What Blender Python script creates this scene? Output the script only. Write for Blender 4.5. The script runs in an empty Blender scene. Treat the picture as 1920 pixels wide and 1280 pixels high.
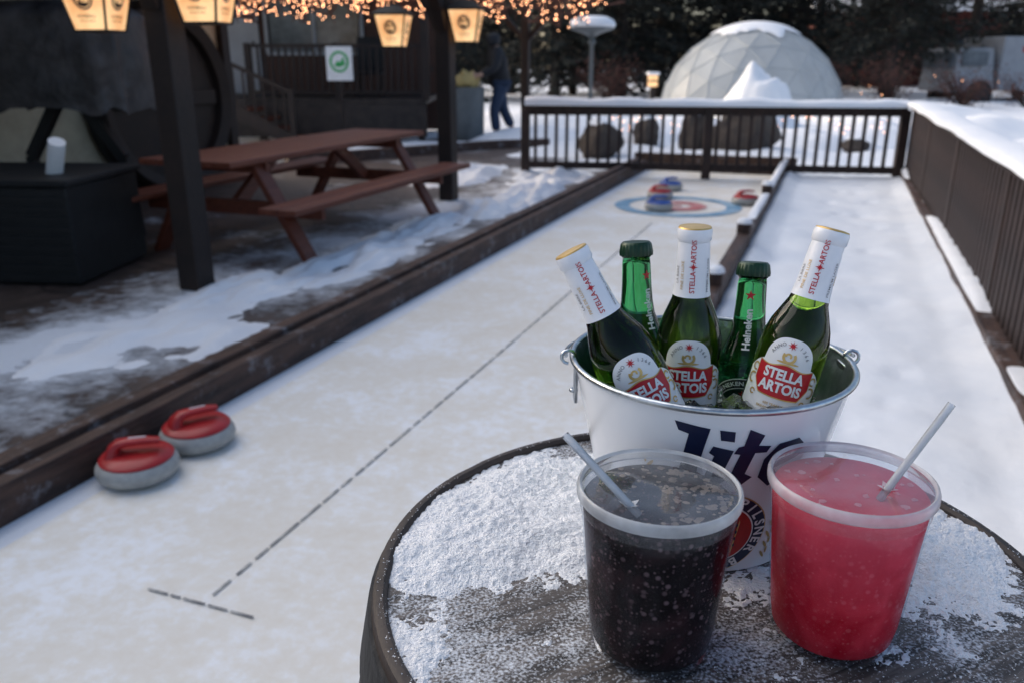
import bpy, bmesh, math, random
from mathutils import Vector, Matrix, noise
from mathutils.geometry import tessellate_polygon
R=math.radians
sc=bpy.context.scene
col=sc.collection
A=R(20.75); ca,sa=math.cos(A),math.sin(A)
def LW(s,l,z=0): return Vector((s*ca+l*sa,-s*sa+l*ca,z))
CAMH=1.33; TZ=CAMH-.409
random.seed(4)
M={}
# ---------------------------------------------------------------- materials
def nodes(name):
    m=bpy.data.materials.new(name); m.use_nodes=True
    nt=m.node_tree; b=nt.nodes['Principled BSDF']
    return m,nt,b
def N(nt,t,**k):
    n=nt.nodes.new(t)
    for a,v in k.items():
        if a in n.inputs: n.inputs[a].default_value=v
        else: setattr(n,a,v)
    return n
def c4(c): return (c[0],c[1],c[2],1)
def mat(name,c1,c2=None,scale=8,rough=.6,bump=0,bscale=None,metal=0,stretch=(1,1,1),lo=.35,hi=.65,coat=0,emit=None,es=0,detail=5,trans=0,ior=1.45,alpha=1,sss=0,bdist=.01,frost=0):
    m,nt,b=nodes(name)
    b.inputs['Roughness'].default_value=rough
    b.inputs['Metallic'].default_value=metal
    b.inputs['Coat Weight'].default_value=coat
    b.inputs['Transmission Weight'].default_value=trans
    b.inputs['IOR'].default_value=ior
    b.inputs['Alpha'].default_value=alpha
    if sss: 
        b.inputs['Subsurface Weight'].default_value=sss
        b.inputs['Subsurface Scale'].default_value=.01
    if emit:
        b.inputs['Emission Color'].default_value=c4(emit); b.inputs['Emission Strength'].default_value=es
    tc=N(nt,'ShaderNodeTexCoord'); mp=N(nt,'ShaderNodeMapping'); mp.inputs['Scale'].default_value=stretch
    nt.links.new(tc.outputs['Object'],mp.inputs['Vector'])
    if c2 is None: c2=tuple(x*.82 for x in c1)
    n=N(nt,'ShaderNodeTexNoise',Scale=scale,Detail=detail,Roughness=.6)
    nt.links.new(mp.outputs[0],n.inputs['Vector'])
    r=N(nt,'ShaderNodeValToRGB'); r.color_ramp.elements[0].position=lo; r.color_ramp.elements[1].position=hi
    r.color_ramp.elements[0].color=c4(c1); r.color_ramp.elements[1].color=c4(c2)
    nt.links.new(n.outputs['Fac'],r.inputs[0])
    out=r.outputs[0]
    if frost:
        nf=N(nt,'ShaderNodeTexNoise',Scale=7,Detail=9,Roughness=.78); nt.links.new(tc.outputs['Object'],nf.inputs['Vector'])
        mr=N(nt,'ShaderNodeMapRange'); mr.inputs['From Min'].default_value=.54; mr.inputs['From Max'].default_value=.70; mr.inputs['To Max'].default_value=frost
        nt.links.new(nf.outputs['Fac'],mr.inputs['Value'])
        mx=N(nt,'ShaderNodeMix',data_type='RGBA'); nt.links.new(mr.outputs[0],mx.inputs['Factor']); nt.links.new(out,mx.inputs['A']); mx.inputs['B'].default_value=(.7,.75,.82,1); out=mx.outputs['Result']
    nt.links.new(out,b.inputs['Base Color'])
    if bump:
        n2=N(nt,'ShaderNodeTexNoise',Scale=bscale or scale*4,Detail=4)
        nt.links.new(mp.outputs[0],n2.inputs['Vector'])
        bp=N(nt,'ShaderNodeBump',Strength=bump,Distance=bdist)
        nt.links.new(n2.outputs['Fac'],bp.inputs['Height']); nt.links.new(bp.outputs[0],b.inputs['Normal'])
    return m
M['snow']=mat('snow',(.84,.85,.87),(.77,.79,.83),3,.75,.5,50,bdist=.01)
M['snowfine']=mat('snow_crystal',(.86,.87,.90),(.76,.79,.83),90,.6,1.0,420,bdist=.004)
M['snowwalk']=mat('trodden_snow',(.82,.84,.87),(.71,.75,.81),1.6,.75,.5,6,bdist=.03)
M['darkwood']=mat('dark_timber',(.018,.013,.012),(.040,.029,.025),6,.6,.5,30)
M['edging']=mat('edging_timber',(.026,.013,.010),(.090,.047,.032),5,.6,.6,30,stretch=(6,.7,6),frost=.30)
M['fence']=mat('fence_brown',(.018,.010,.008),(.042,.022,.017),7,.65,.4,30,stretch=(1,1,.6))
M['post']=mat('post_brown',(.012,.007,.006),(.022,.012,.009),7,.65,.4,30)
M['redwood']=mat('red_stained_wood',(.095,.022,.011),(.155,.040,.020),5,.45,.4,25,stretch=(5,.6,5))
M['cream']=mat('cream_stucco',(.46,.39,.28),(.38,.32,.23),6,.85,.4,40)
M['siding']=mat('brown_siding',(.045,.020,.014),(.065,.028,.019),4,.7,.3,30,stretch=(1,1,9))
M['black']=mat('black_plastic',(.005,.005,.006),(.009,.009,.010),12,.6,.3,60)
M['tarp']=mat('grey_tarp',(.075,.068,.070),(.012,.011,.012),3,.5,.6,12,bdist=.03)
M['galv']=mat('galvanised_metal',(.55,.58,.60),(.36,.39,.42),60,.28,.1,90,metal=1)
M['pail']=mat('pail_white_paint',(.80,.82,.85),(.76,.78,.81),5,.22,coat=.4)
M['navy']=mat('navy_ink',(.010,.015,.045),(.013,.019,.055),20,.3)
M['redink']=mat('red_ink',(.42,.018,.016),(.33,.012,.012),120,.35)
M['redlabel']=mat('red_label',(.50,.008,.020),(.43,.006,.016),30,.35)
M['gold']=mat('gold_foil',(.55,.36,.12),(.65,.45,.18),60,.35,metal=.5)
M['paper']=mat('label_paper',(.80,.80,.80),(.75,.75,.76),40,.4)
M['foil']=mat('neck_foil_white',(.78,.79,.82),(.68,.70,.75),25,.3,.15,120,bdist=.001)
M['white']=mat('white_print',(.82,.83,.84),None,20,.4)
M['grey']=mat('grey_print',(.22,.22,.24),None,20,.4)
M['blackink']=mat('black_ink',(.012,.016,.015),(.016,.022,.019),30,.3)
M['capgreen']=mat('green_cap',(.004,.035,.016),(.003,.024,.011),30,.35,metal=.2)
M['grn']=mat('green_print',(.02,.30,.07),(.03,.4,.1),6,.5)
M['stone']=mat('granite_grey',(.42,.42,.40),(.29,.29,.28),30,.45,.1,80,lo=.3,hi=.7)
M['stonered']=mat('stone_handle_red',(.40,.012,.016),(.31,.009,.012),10,.4,coat=.1)
M['stoneblue']=mat('stone_handle_blue',(.015,.08,.36),(.014,.065,.30),10,.35,coat=.2)
M['rock']=mat('boulder_rock',(.09,.07,.055),(.045,.036,.033),3,.85,.8,9,bdist=.05)
M['bark']=mat('bark',(.022,.016,.013),(.04,.03,.025),8,.9,.8,25,stretch=(3,3,.5))
M['needle']=mat('conifer_needles',(.006,.009,.007),(.018,.020,.015),1.2,.85)
M['needle2']=mat('conifer_needles_light',(.014,.019,.014),(.030,.032,.025),1.5,.85)
M['twig']=mat('twig_brown',(.085,.035,.028),(.14,.065,.048),4,.8)
M['bulb']=mat('warm_bulb',(1,.6,.35),None,3,.4,emit=(1,.45,.22),es=14)
M['jacket']=mat('black_jacket',(.007,.008,.012),(.012,.014,.02),10,.7,.3,30)
M['jeans']=mat('blue_jeans',(.016,.03,.065),(.024,.042,.085),20,.8,.3,90)
M['skin']=mat('skin',(.50,.30,.22),None,10,.5)
M['boot']=mat('tan_boot',(.22,.10,.04),None,10,.6)
M['blue']=mat('ring_blue',(.11,.27,.43),(.38,.52,.63),5,.5,lo=.4,hi=.7)
M['ringred']=mat('ring_red',(.45,.10,.10),(.64,.42,.40),5,.5,lo=.4,hi=.7)
M['linegrey']=mat('line_grey',(.13,.13,.14),(.45,.44,.42),22,.6,lo=.4,hi=.62)
M['glasswin']=mat('window_pane',(.16,.18,.20),(.07,.08,.09),2,.1)
M['house_white']=mat('pale_painted_wood',(.30,.31,.33),(.26,.27,.29),4,.6)
M['brick']=mat('far_red_brick',(.20,.05,.035),(.15,.04,.03),4,.8)
M['ochre']=mat('ochre_cloth',(.50,.38,.16),None,6,.8)
M['lampwhite']=mat('lamp_post_grey',(.15,.17,.18),None,6,.5,metal=.3)
M['seam']=mat('dome_seam',(.50,.53,.54),None,6,.6)

def thin_clear(name,tint=(.95,.97,1),gl=.25,milk=0.0,rough=.05,milkc=(.8,.83,.88),vary=.3,nscale=40,bump=.12):
    m=bpy.data.materials.new(name); m.use_nodes=True; nt=m.node_tree; nt.nodes.clear()
    o=N(nt,'ShaderNodeOutputMaterial'); tr=N(nt,'ShaderNodeBsdfTransparent'); tr.inputs[0].default_value=c4(tint)
    g=N(nt,'ShaderNodeBsdfGlossy',Roughness=rough); fr=N(nt,'ShaderNodeFresnel',IOR=1.45)
    ad=N(nt,'ShaderNodeMath',operation='MULTIPLY'); ad.inputs[1].default_value=gl*4; ad.use_clamp=True
    df=N(nt,'ShaderNodeBsdfDiffuse'); tl=N(nt,'ShaderNodeBsdfTranslucent'); df.inputs[0].default_value=c4(milkc); tl.inputs[0].default_value=c4(milkc)
    md=N(nt,'ShaderNodeMixShader'); md.inputs[0].default_value=.5
    nt.links.new(df.outputs[0],md.inputs[1]); nt.links.new(tl.outputs[0],md.inputs[2])
    tc=N(nt,'ShaderNodeTexCoord'); nz=N(nt,'ShaderNodeTexNoise',Scale=nscale,Detail=4); nt.links.new(tc.outputs['Object'],nz.inputs['Vector'])
    mr=N(nt,'ShaderNodeMapRange'); mr.inputs['From Min'].default_value=.3; mr.inputs['From Max'].default_value=.7; mr.inputs['To Min'].default_value=milk*(1-vary); mr.inputs['To Max'].default_value=min(1,milk*(1+vary))
    nt.links.new(nz.outputs['Fac'],mr.inputs['Value'])
    mx0=N(nt,'ShaderNodeMixShader'); nt.links.new(mr.outputs[0],mx0.inputs[0]); nt.links.new(tr.outputs[0],mx0.inputs[1]); nt.links.new(md.outputs[0],mx0.inputs[2])
    mx=N(nt,'ShaderNodeMixShader'); nt.links.new(fr.outputs[0],ad.inputs[0]); nt.links.new(ad.outputs[0],mx.inputs[0])
    nt.links.new(mx0.outputs[0],mx.inputs[1]); nt.links.new(g.outputs[0],mx.inputs[2]); nt.links.new(mx.outputs[0],o.inputs[0])
    bp=N(nt,'ShaderNodeBump',Strength=bump,Distance=.002); nt.links.new(nz.outputs['Fac'],bp.inputs['Height']); nt.links.new(bp.outputs[0],g.inputs['Normal'])
    return m
M['cupwall']=thin_clear('clear_cup_plastic',milk=.006,gl=.07,rough=.06,vary=.9)
M['cuplip']=thin_clear('cup_collar_plastic',milk=.09,gl=.12,rough=.1)
M['lidrim']=thin_clear('lid_rim_plastic',milk=.66,gl=.2,rough=.25,milkc=(.84,.88,.92))
M['lidfilm']=thin_clear('lid_film',milk=.10,gl=.42,rough=.05,milkc=(.80,.86,.93),vary=.9,nscale=26,bump=.25)
M['straw']=thin_clear('straw_plastic',milk=.55,gl=.25,rough=.2,milkc=(.85,.88,.92))
M['dome']=thin_clear('dome_vinyl',milk=.82,gl=.15,rough=.3,milkc=(.70,.73,.74),nscale=1.2,vary=.15)
M['ice']=mat('ice',(.96,.99,1),None,20,.03,.4,120,trans=1,ior=1.31)

def bottle_glass(name,c,body):
    m,nt,b=nodes(name)
    b.inputs['Transmission Weight'].default_value=1
    b.inputs['Roughness'].default_value=.02; b.inputs['IOR'].default_value=1.36
    tc=N(nt,'ShaderNodeTexCoord'); nz=N(nt,'ShaderNodeTexNoise',Scale=120,Detail=3); nt.links.new(tc.outputs['Object'],nz.inputs['Vector'])
    r=N(nt,'ShaderNodeValToRGB'); r.color_ramp.elements[0].color=c4(c); r.color_ramp.elements[1].color=c4(tuple(x*.85 for x in c))
    sx=N(nt,'ShaderNodeSeparateXYZ'); nt.links.new(tc.outputs['Object'],sx.inputs[0])
    mr=N(nt,'ShaderNodeMapRange'); mr.inputs['From Min'].default_value=.118; mr.inputs['From Max'].default_value=.150
    nt.links.new(sx.outputs['Z'],mr.inputs['Value'])
    mx=N(nt,'ShaderNodeMix',data_type='RGBA'); mx.inputs['A'].default_value=c4(tuple(x*body for x in c))
    nt.links.new(nz.outputs['Fac'],r.inputs[0]); nt.links.new(r.outputs[0],mx.inputs['B']); nt.links.new(mr.outputs[0],mx.inputs['Factor'])
    nt.links.new(mx.outputs['Result'],b.inputs['Base Color'])
    bp=N(nt,'ShaderNodeBump',Strength=.05,Distance=.001); nt.links.new(nz.outputs['Fac'],bp.inputs['Height']); nt.links.new(bp.outputs[0],b.inputs['Normal'])
    return m
M['glassA']=bottle_glass('green_bottle_glass',(.34,.58,.06),.70)
M['glassB']=bottle_glass('emerald_bottle_glass',(.07,.48,.15),.70)

def liquid(name,c1,c2,bub,bc,top=None,bumps=.35,sc1=34):
    m,nt,b=nodes(name)
    tc=N(nt,'ShaderNodeTexCoord'); nz=N(nt,'ShaderNodeTexNoise',Scale=sc1,Detail=4,Distortion=.8); nt.links.new(tc.outputs['Object'],nz.inputs['Vector'])
    r=N(nt,'ShaderNodeValToRGB'); r.color_ramp.elements[0].position=.40; r.color_ramp.elements[1].position=.68
    r.color_ramp.elements[0].color=c4(c1); r.color_ramp.elements[1].color=c4(c2); nt.links.new(nz.outputs['Fac'],r.inputs[0])
    base=r.outputs[0]
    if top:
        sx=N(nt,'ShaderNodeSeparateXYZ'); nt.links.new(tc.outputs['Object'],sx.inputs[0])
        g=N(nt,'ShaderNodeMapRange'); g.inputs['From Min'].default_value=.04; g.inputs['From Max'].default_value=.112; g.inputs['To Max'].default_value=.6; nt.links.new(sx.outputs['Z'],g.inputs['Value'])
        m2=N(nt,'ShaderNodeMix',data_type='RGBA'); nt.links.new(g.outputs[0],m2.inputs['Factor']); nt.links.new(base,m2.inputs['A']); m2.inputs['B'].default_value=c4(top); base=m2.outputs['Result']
    v=N(nt,'ShaderNodeTexVoronoi',Scale=330); nt.links.new(tc.outputs['Object'],v.inputs['Vector'])
    v2=N(nt,'ShaderNodeTexVoronoi',Scale=150); nt.links.new(tc.outputs['Object'],v2.inputs['Vector'])
    def dots(vn,th):
        mm=N(nt,'ShaderNodeMapRange'); mm.inputs['From Min'].default_value=th; mm.inputs['From Max'].default_value=th*.5; nt.links.new(vn.outputs['Distance'],mm.inputs['Value'])
        sp=N(nt,'ShaderNodeSeparateColor'); nt.links.new(vn.outputs['Color'],sp.inputs[0])
        g=N(nt,'ShaderNodeMapRange'); g.inputs['From Min'].default_value=.35; g.inputs['From Max'].default_value=1.; nt.links.new(sp.outputs[0],g.inputs['Value'])
        k=N(nt,'ShaderNodeMath',operation='MULTIPLY'); nt.links.new(mm.outputs[0],k.inputs[0]); nt.links.new(g.outputs[0],k.inputs[1]); return k
    d1=dots(v,.36); d2=dots(v2,.34)
    s=N(nt,'ShaderNodeMath',operation='MAXIMUM'); nt.links.new(d1.outputs[0],s.inputs[0]); nt.links.new(d2.outputs[0],s.inputs[1])
    k=N(nt,'ShaderNodeMath',operation='MULTIPLY'); k.inputs[1].default_value=bub; nt.links.new(s.outputs[0],k.inputs[0])
    mx=N(nt,'ShaderNodeMix',data_type='RGBA'); nt.links.new(k.outputs[0],mx.inputs['Factor']); nt.links.new(base,mx.inputs['A']); mx.inputs['B'].default_value=c4(bc)
    nt.links.new(mx.outputs['Result'],b.inputs['Base Color'])
    b.inputs['Roughness'].default_value=.22; b.inputs['Specular IOR Level'].default_value=.18
    bp=N(nt,'ShaderNodeBump',Strength=bumps,Distance=.003); nt.links.new(nz.outputs['Fac'],bp.inputs['Height']); nt.links.new(bp.outputs[0],b.inputs['Normal'])
    return m,b
M['cola'],_=liquid('dark_cola',(.004,.002,.003),(.026,.010,.012),.8,(.17,.11,.115))
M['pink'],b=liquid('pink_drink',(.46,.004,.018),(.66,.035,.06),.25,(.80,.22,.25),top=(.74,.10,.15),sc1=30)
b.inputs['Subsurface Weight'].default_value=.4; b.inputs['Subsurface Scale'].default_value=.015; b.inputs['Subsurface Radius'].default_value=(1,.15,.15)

def patio_mat():
    m,nt,b=nodes('patio_paving'); L=nt.links.new
    tc=N(nt,'ShaderNodeTexCoord'); sx=N(nt,'ShaderNodeSeparateXYZ'); L(tc.outputs['Object'],sx.inputs[0])
    v=N(nt,'ShaderNodeTexVoronoi',Scale=2.2,feature='DISTANCE_TO_EDGE'); L(tc.outputs['Object'],v.inputs['Vector'])
    e=N(nt,'ShaderNodeMapRange'); e.inputs['From Max'].default_value=.035; L(v.outputs['Distance'],e.inputs['Value'])
    n1=N(nt,'ShaderNodeTexNoise',Scale=2.5,Detail=8,Roughness=.65); L(tc.outputs['Object'],n1.inputs['Vector'])
    r=N(nt,'ShaderNodeValToRGB'); r.color_ramp.elements[0].color=(.04,.027,.022,1); r.color_ramp.elements[1].color=(.13,.090,.074,1)
    r.color_ramp.elements[0].position=.35; r.color_ramp.elements[1].position=.7; L(n1.outputs['Fac'],r.inputs[0])
    mx=N(nt,'ShaderNodeMix',data_type='RGBA'); L(e.outputs[0],mx.inputs['Factor']); mx.inputs['A'].default_value=(.022,.017,.015,1); L(r.outputs[0],mx.inputs['B'])
    n2=N(nt,'ShaderNodeTexNoise',Scale=1.2,Detail=10,Roughness=.60); L(tc.outputs['Object'],n2.inputs['Vector'])
    n3=N(nt,'ShaderNodeTexNoise',Scale=11,Detail=8,Roughness=.72); L(tc.outputs['Object'],n3.inputs['Vector'])
    a=N(nt,'ShaderNodeMath',operation='ADD'); a.inputs[1].default_value=3.3; L(sx.outputs['X'],a.inputs[0])
    ab=N(nt,'ShaderNodeMath',operation='ABSOLUTE'); L(a.outputs[0],ab.inputs[0])
    mr=N(nt,'ShaderNodeMapRange'); mr.inputs['From Min'].default_value=.2; mr.inputs['From Max'].default_value=1.1
    mr.inputs['To Min'].default_value=.14; mr.inputs['To Max'].default_value=-.12; L(ab.outputs[0],mr.inputs['Value'])
    s1=N(nt,'ShaderNodeMath',operation='ADD'); L(n2.outputs['Fac'],s1.inputs[0]); L(mr.outputs[0],s1.inputs[1])
    n3m=N(nt,'ShaderNodeMath',operation='MULTIPLY_ADD'); n3m.inputs[1].default_value=.45; n3m.inputs[2].default_value=-.225; L(n3.outputs['Fac'],n3m.inputs[0])
    s2=N(nt,'ShaderNodeMath',operation='ADD'); L(s1.outputs[0],s2.inputs[0]); L(n3m.outputs[0],s2.inputs[1])
    th=N(nt,'ShaderNodeMapRange'); th.inputs['From Min'].default_value=.47; th.inputs['From Max'].default_value=.68; L(s2.outputs[0],th.inputs['Value'])
    mm=N(nt,'ShaderNodeMix',data_type='RGBA'); L(th.outputs[0],mm.inputs['Factor']); L(mx.outputs['Result'],mm.inputs['A']); mm.inputs['B'].default_value=(.76,.79,.84,1)
    L(mm.outputs['Result'],b.inputs['Base Color'])
    rr=N(nt,'ShaderNodeMapRange'); rr.inputs['To Min'].default_value=.45; rr.inputs['To Max'].default_value=.8; L(th.outputs[0],rr.inputs['Value']); L(rr.outputs[0],b.inputs['Roughness'])
    ad=N(nt,'ShaderNodeMath',operation='MULTIPLY_ADD'); ad.inputs[1].default_value=1.0; L(th.outputs[0],ad.inputs[0]); L(n3.outputs['Fac'],ad.inputs[2])
    bp=N(nt,'ShaderNodeBump',Strength=.7,Distance=.03); L(ad.outputs[0],bp.inputs['Height']); L(bp.outputs[0],b.inputs['Normal'])
    return m
M['patio']=patio_mat()
def lane_mat():
    m,nt,b=nodes('curling_lane_surface'); L=nt.links.new
    tc=N(nt,'ShaderNodeTexCoord')
    n1=N(nt,'ShaderNodeTexNoise',Scale=2.4,Detail=9,Roughness=.72); L(tc.outputs['Object'],n1.inputs['Vector'])
    n2=N(nt,'ShaderNodeTexNoise',Scale=22,Detail=8,Roughness=.75); L(tc.outputs['Object'],n2.inputs['Vector'])
    a=N(nt,'ShaderNodeMath',operation='MULTIPLY_ADD'); a.inputs[1].default_value=.7; L(n2.outputs['Fac'],a.inputs[0]); L(n1.outputs['Fac'],a.inputs[2])
    r=N(nt,'ShaderNodeValToRGB'); r.color_ramp.elements[0].position=.66; r.color_ramp.elements[1].position=1.02
    r.color_ramp.elements[0].color=(.73,.675,.585,1); r.color_ramp.elements[1].color=(.85,.86,.87,1)
    e=r.color_ramp.elements.new(.84); e.color=(.77,.735,.67,1)
    L(a.outputs[0],r.inputs[0]); L(r.outputs[0],b.inputs['Base Color']); b.inputs['Roughness'].default_value=.5
    bp=N(nt,'ShaderNodeBump',Strength=.3,Distance=.004); L(n2.outputs['Fac'],bp.inputs['Height']); L(bp.outputs[0],b.inputs['Normal'])
    return m
M['lane']=lane_mat()
def head_mat():
    m,nt,b=nodes('barrel_head_wood'); L=nt.links.new
    tc=N(nt,'ShaderNodeTexCoord'); mp=N(nt,'ShaderNodeMapping'); mp.inputs['Rotation'].default_value=(0,0,R(62)); L(tc.outputs['Object'],mp.inputs['Vector'])
    mp2=N(nt,'ShaderNodeMapping'); mp2.inputs['Scale'].default_value=(60,3,3); L(mp.outputs[0],mp2.inputs['Vector'])
    n1=N(nt,'ShaderNodeTexNoise',Scale=3,Detail=6); L(mp2.outputs[0],n1.inputs['Vector'])
    r=N(nt,'ShaderNodeValToRGB'); r.color_ramp.elements[0].position=.35; r.color_ramp.elements[1].position=.65
    r.color_ramp.elements[0].color=(.018,.015,.015,1); r.color_ramp.elements[1].color=(.115,.098,.088,1); L(n1.outputs['Fac'],r.inputs[0])
    sx=N(nt,'ShaderNodeSeparateXYZ'); L(mp.outputs[0],sx.inputs[0])
    f=N(nt,'ShaderNodeMath',operation='PINGPONG'); f.inputs[1].default_value=.045; L(sx.outputs['X'],f.inputs[0])
    g=N(nt,'ShaderNodeMapRange'); g.inputs['From Max'].default_value=.0018; L(f.outputs[0],g.inputs['Value'])
    mx=N(nt,'ShaderNodeMix',data_type='RGBA'); mx.inputs['A'].default_value=(.006,.005,.005,1); L(g.outputs[0],mx.inputs['Factor']); L(r.outputs[0],mx.inputs['B'])
    n2=N(nt,'ShaderNodeTexNoise',Scale=420,Detail=4); L(tc.outputs['Object'],n2.inputs['Vector'])
    n3=N(nt,'ShaderNodeTexNoise',Scale=14,Detail=7,Roughness=.65); L(tc.outputs['Object'],n3.inputs['Vector'])
    a=N(nt,'ShaderNodeMath',operation='ADD'); L(n2.outputs['Fac'],a.inputs[0]); L(n3.outputs['Fac'],a.inputs[1])
    th=N(nt,'ShaderNodeMapRange'); th.inputs['From Min'].default_value=.97; th.inputs['From Max'].default_value=1.26; th.inputs['To Max'].default_value=.85; L(a.outputs[0],th.inputs['Value'])
    mm=N(nt,'ShaderNodeMix',data_type='RGBA'); L(th.outputs[0],mm.inputs['Factor']); L(mx.outputs['Result'],mm.inputs['A']); mm.inputs['B'].default_value=(.70,.74,.80,1)
    L(mm.outputs['Result'],b.inputs['Base Color']); b.inputs['Roughness'].default_value=.6
    bp=N(nt,'ShaderNodeBump',Strength=.5,Distance=.003); L(n1.outputs['Fac'],bp.inputs['Height']); L(bp.outputs[0],b.inputs['Normal'])
    return m
M['head']=head_mat()
def lantern_glass():
    m,nt,b=nodes('lantern_amber_glass'); L=nt.links.new
    tc=N(nt,'ShaderNodeTexCoord'); n=N(nt,'ShaderNodeTexNoise',Scale=6,Detail=2); L(tc.outputs['Object'],n.inputs['Vector'])
    r=N(nt,'ShaderNodeValToRGB'); r.color_ramp.elements[0].color=(.75,.33,.12,1); r.color_ramp.elements[1].color=(1,.66,.34,1); r.color_ramp.elements[0].position=.3; r.color_ramp.elements[1].position=.65
    L(n.outputs['Fac'],r.inputs[0]); L(r.outputs[0],b.inputs['Emission Color']); b.inputs['Emission Strength'].default_value=1.15
    b.inputs['Base Color'].default_value=(.22,.11,.04,1); b.inputs['Roughness'].default_value=.4
    return m
M['amber']=lantern_glass()

# ---------------------------------------------------------------- mesh builder
class MB:
    def __init__(s): s.v=[];s.f=[];s.mi=[];s.mats=[]
    def _m(s,m):
        m=M[m] if isinstance(m,str) else m
        if m not in s.mats: s.mats.append(m)
        return s.mats.index(m)
    def add(s,vs,fs,m):
        o=len(s.v); i=s._m(m); s.v+= [tuple(v) for v in vs]
        for f in fs: s.f.append(tuple(o+k for k in f)); s.mi.append(i)
    def box(s,c,d,m,rot=None,taper=1):
        vs=[]
        for z in(-1,1):
            t=taper if z>0 else 1
            for x,y in((-1,-1),(1,-1),(1,1),(-1,1)):
                p=Vector((x*d[0]/2*t,y*d[1]/2*t,z*d[2]/2))
                if rot: p=rot@p
                vs.append(p+Vector(c))
        s.add(vs,[(3,2,1,0),(4,5,6,7),(0,1,5,4),(1,2,6,5),(2,3,7,6),(3,0,4,7)],m)
    def beam(s,p0,p1,w,t,m,up=(0,0,1)):
        p0=Vector(p0);p1=Vector(p1);d=p1-p0;L=d.length;z=d.normalized();x=Vector(up).cross(z)
        if x.length<1e-4: x=Vector((1,0,0))
        x.normalize();y=z.cross(x);rot=Matrix((x,y,z)).transposed()
        s.box((p0+p1)/2,(w,t,L),m,rot)
    def lathe(s,prof,seg,m,c=(0,0,0),fn=None):
        vs=[];rings=[]
        for r,z in prof:
            if r<1e-6: rings.append([len(vs)]); vs.append(Vector((c[0],c[1],c[2]+z)))
            else:
                ring=[]
                for k in range(seg):
                    a=2*math.pi*k/seg; rr=r*(fn(a,z) if fn else 1)
                    ring.append(len(vs)); vs.append(Vector((c[0]+rr*math.cos(a),c[1]+rr*math.sin(a),c[2]+z)))
                rings.append(ring)
        fs=[]
        for a,b in zip(rings,rings[1:]):
            for k in range(seg):
                k2=(k+1)%seg
                if len(a)==1 and len(b)==1: continue
                if len(a)==1: fs.append((a[0],b[k2],b[k]))
                elif len(b)==1: fs.append((a[k],a[k2],b[0]))
                else: fs.append((a[k],a[k2],b[k2],b[k]))
        s.add(vs,fs,m)
    def tube(s,pts,rad,seg,m,caps=True,closed=False):
        pts=[Vector(p) for p in pts]; n=len(pts)
        if not hasattr(rad,'__len__'): rad=[rad]*n
        vs=[];x=None
        for i,p in enumerate(pts):
            t=(pts[min(i+1,n-1)]-pts[max(i-1,0)]).normalized() if not closed else (pts[(i+1)%n]-pts[i-1]).normalized()
            if x is None: x=t.orthogonal().normalized()
            else: x=(x-t*x.dot(t)).normalized()
            y=t.cross(x)
            for k in range(seg):
                a=2*math.pi*k/seg; vs.append(p+(x*math.cos(a)+y*math.sin(a))*rad[i])
        fs=[]
        for i in range(n if closed else n-1):
            j=(i+1)%n
            for k in range(seg):
                k2=(k+1)%seg; fs.append((i*seg+k,i*seg+k2,j*seg+k2,j*seg+k))
        if caps and not closed:
            fs.append(tuple(range(seg))[::-1]); fs.append(tuple((n-1)*seg+k for k in range(seg)))
        s.add(vs,fs,m)
    def obj(s,name,parent=None,smooth=True,bevel=0,loc=None,rot=None,auto=40):
        me=bpy.data.meshes.new(name); me.from_pydata(s.v,[],s.f); me.update()
        for m in s.mats: me.materials.append(m)
        me.polygons.foreach_set('material_index',s.mi)
        if smooth:
            me.polygons.foreach_set('use_smooth',[True]*len(me.polygons)); me.set_sharp_from_angle(angle=R(auto))
        o=bpy.data.objects.new(name,me); col.objects.link(o)
        if parent: o.parent=parent
        if loc is not None: o.location=loc
        if rot is not None: o.rotation_euler=rot
        if bevel:
            b=o.modifiers.new('bevel','BEVEL'); b.width=bevel; b.segments=2; b.limit_method='ANGLE'
        return o
def tag(o,label,cat=None,group=None,kind=None):
    o['label']=label
    if cat: o['category']=cat
    if group: o['group']=group
    if kind: o['kind']=kind
    return o
def empty(name,loc=(0,0,0),rz=0,label='',cat='',group=None):
    o=bpy.data.objects.new(name,None); o.empty_display_size=.1; col.objects.link(o); o.location=loc; o.rotation_euler=(0,0,rz)
    return tag(o,label,cat,group)
def copy_thing(root,loc,rz=None,label=None):
    n=root.copy(); col.objects.link(n); n.location=loc
    if rz is not None: n.rotation_euler=(0,0,rz)
    if label: n['label']=label
    def rec(src,dst):
        for c in src.children:
            k=c.copy(); col.objects.link(k); k.parent=dst; k.matrix_parent_inverse=c.matrix_parent_inverse.copy(); rec(c,k)
    rec(root,n); return n

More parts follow.
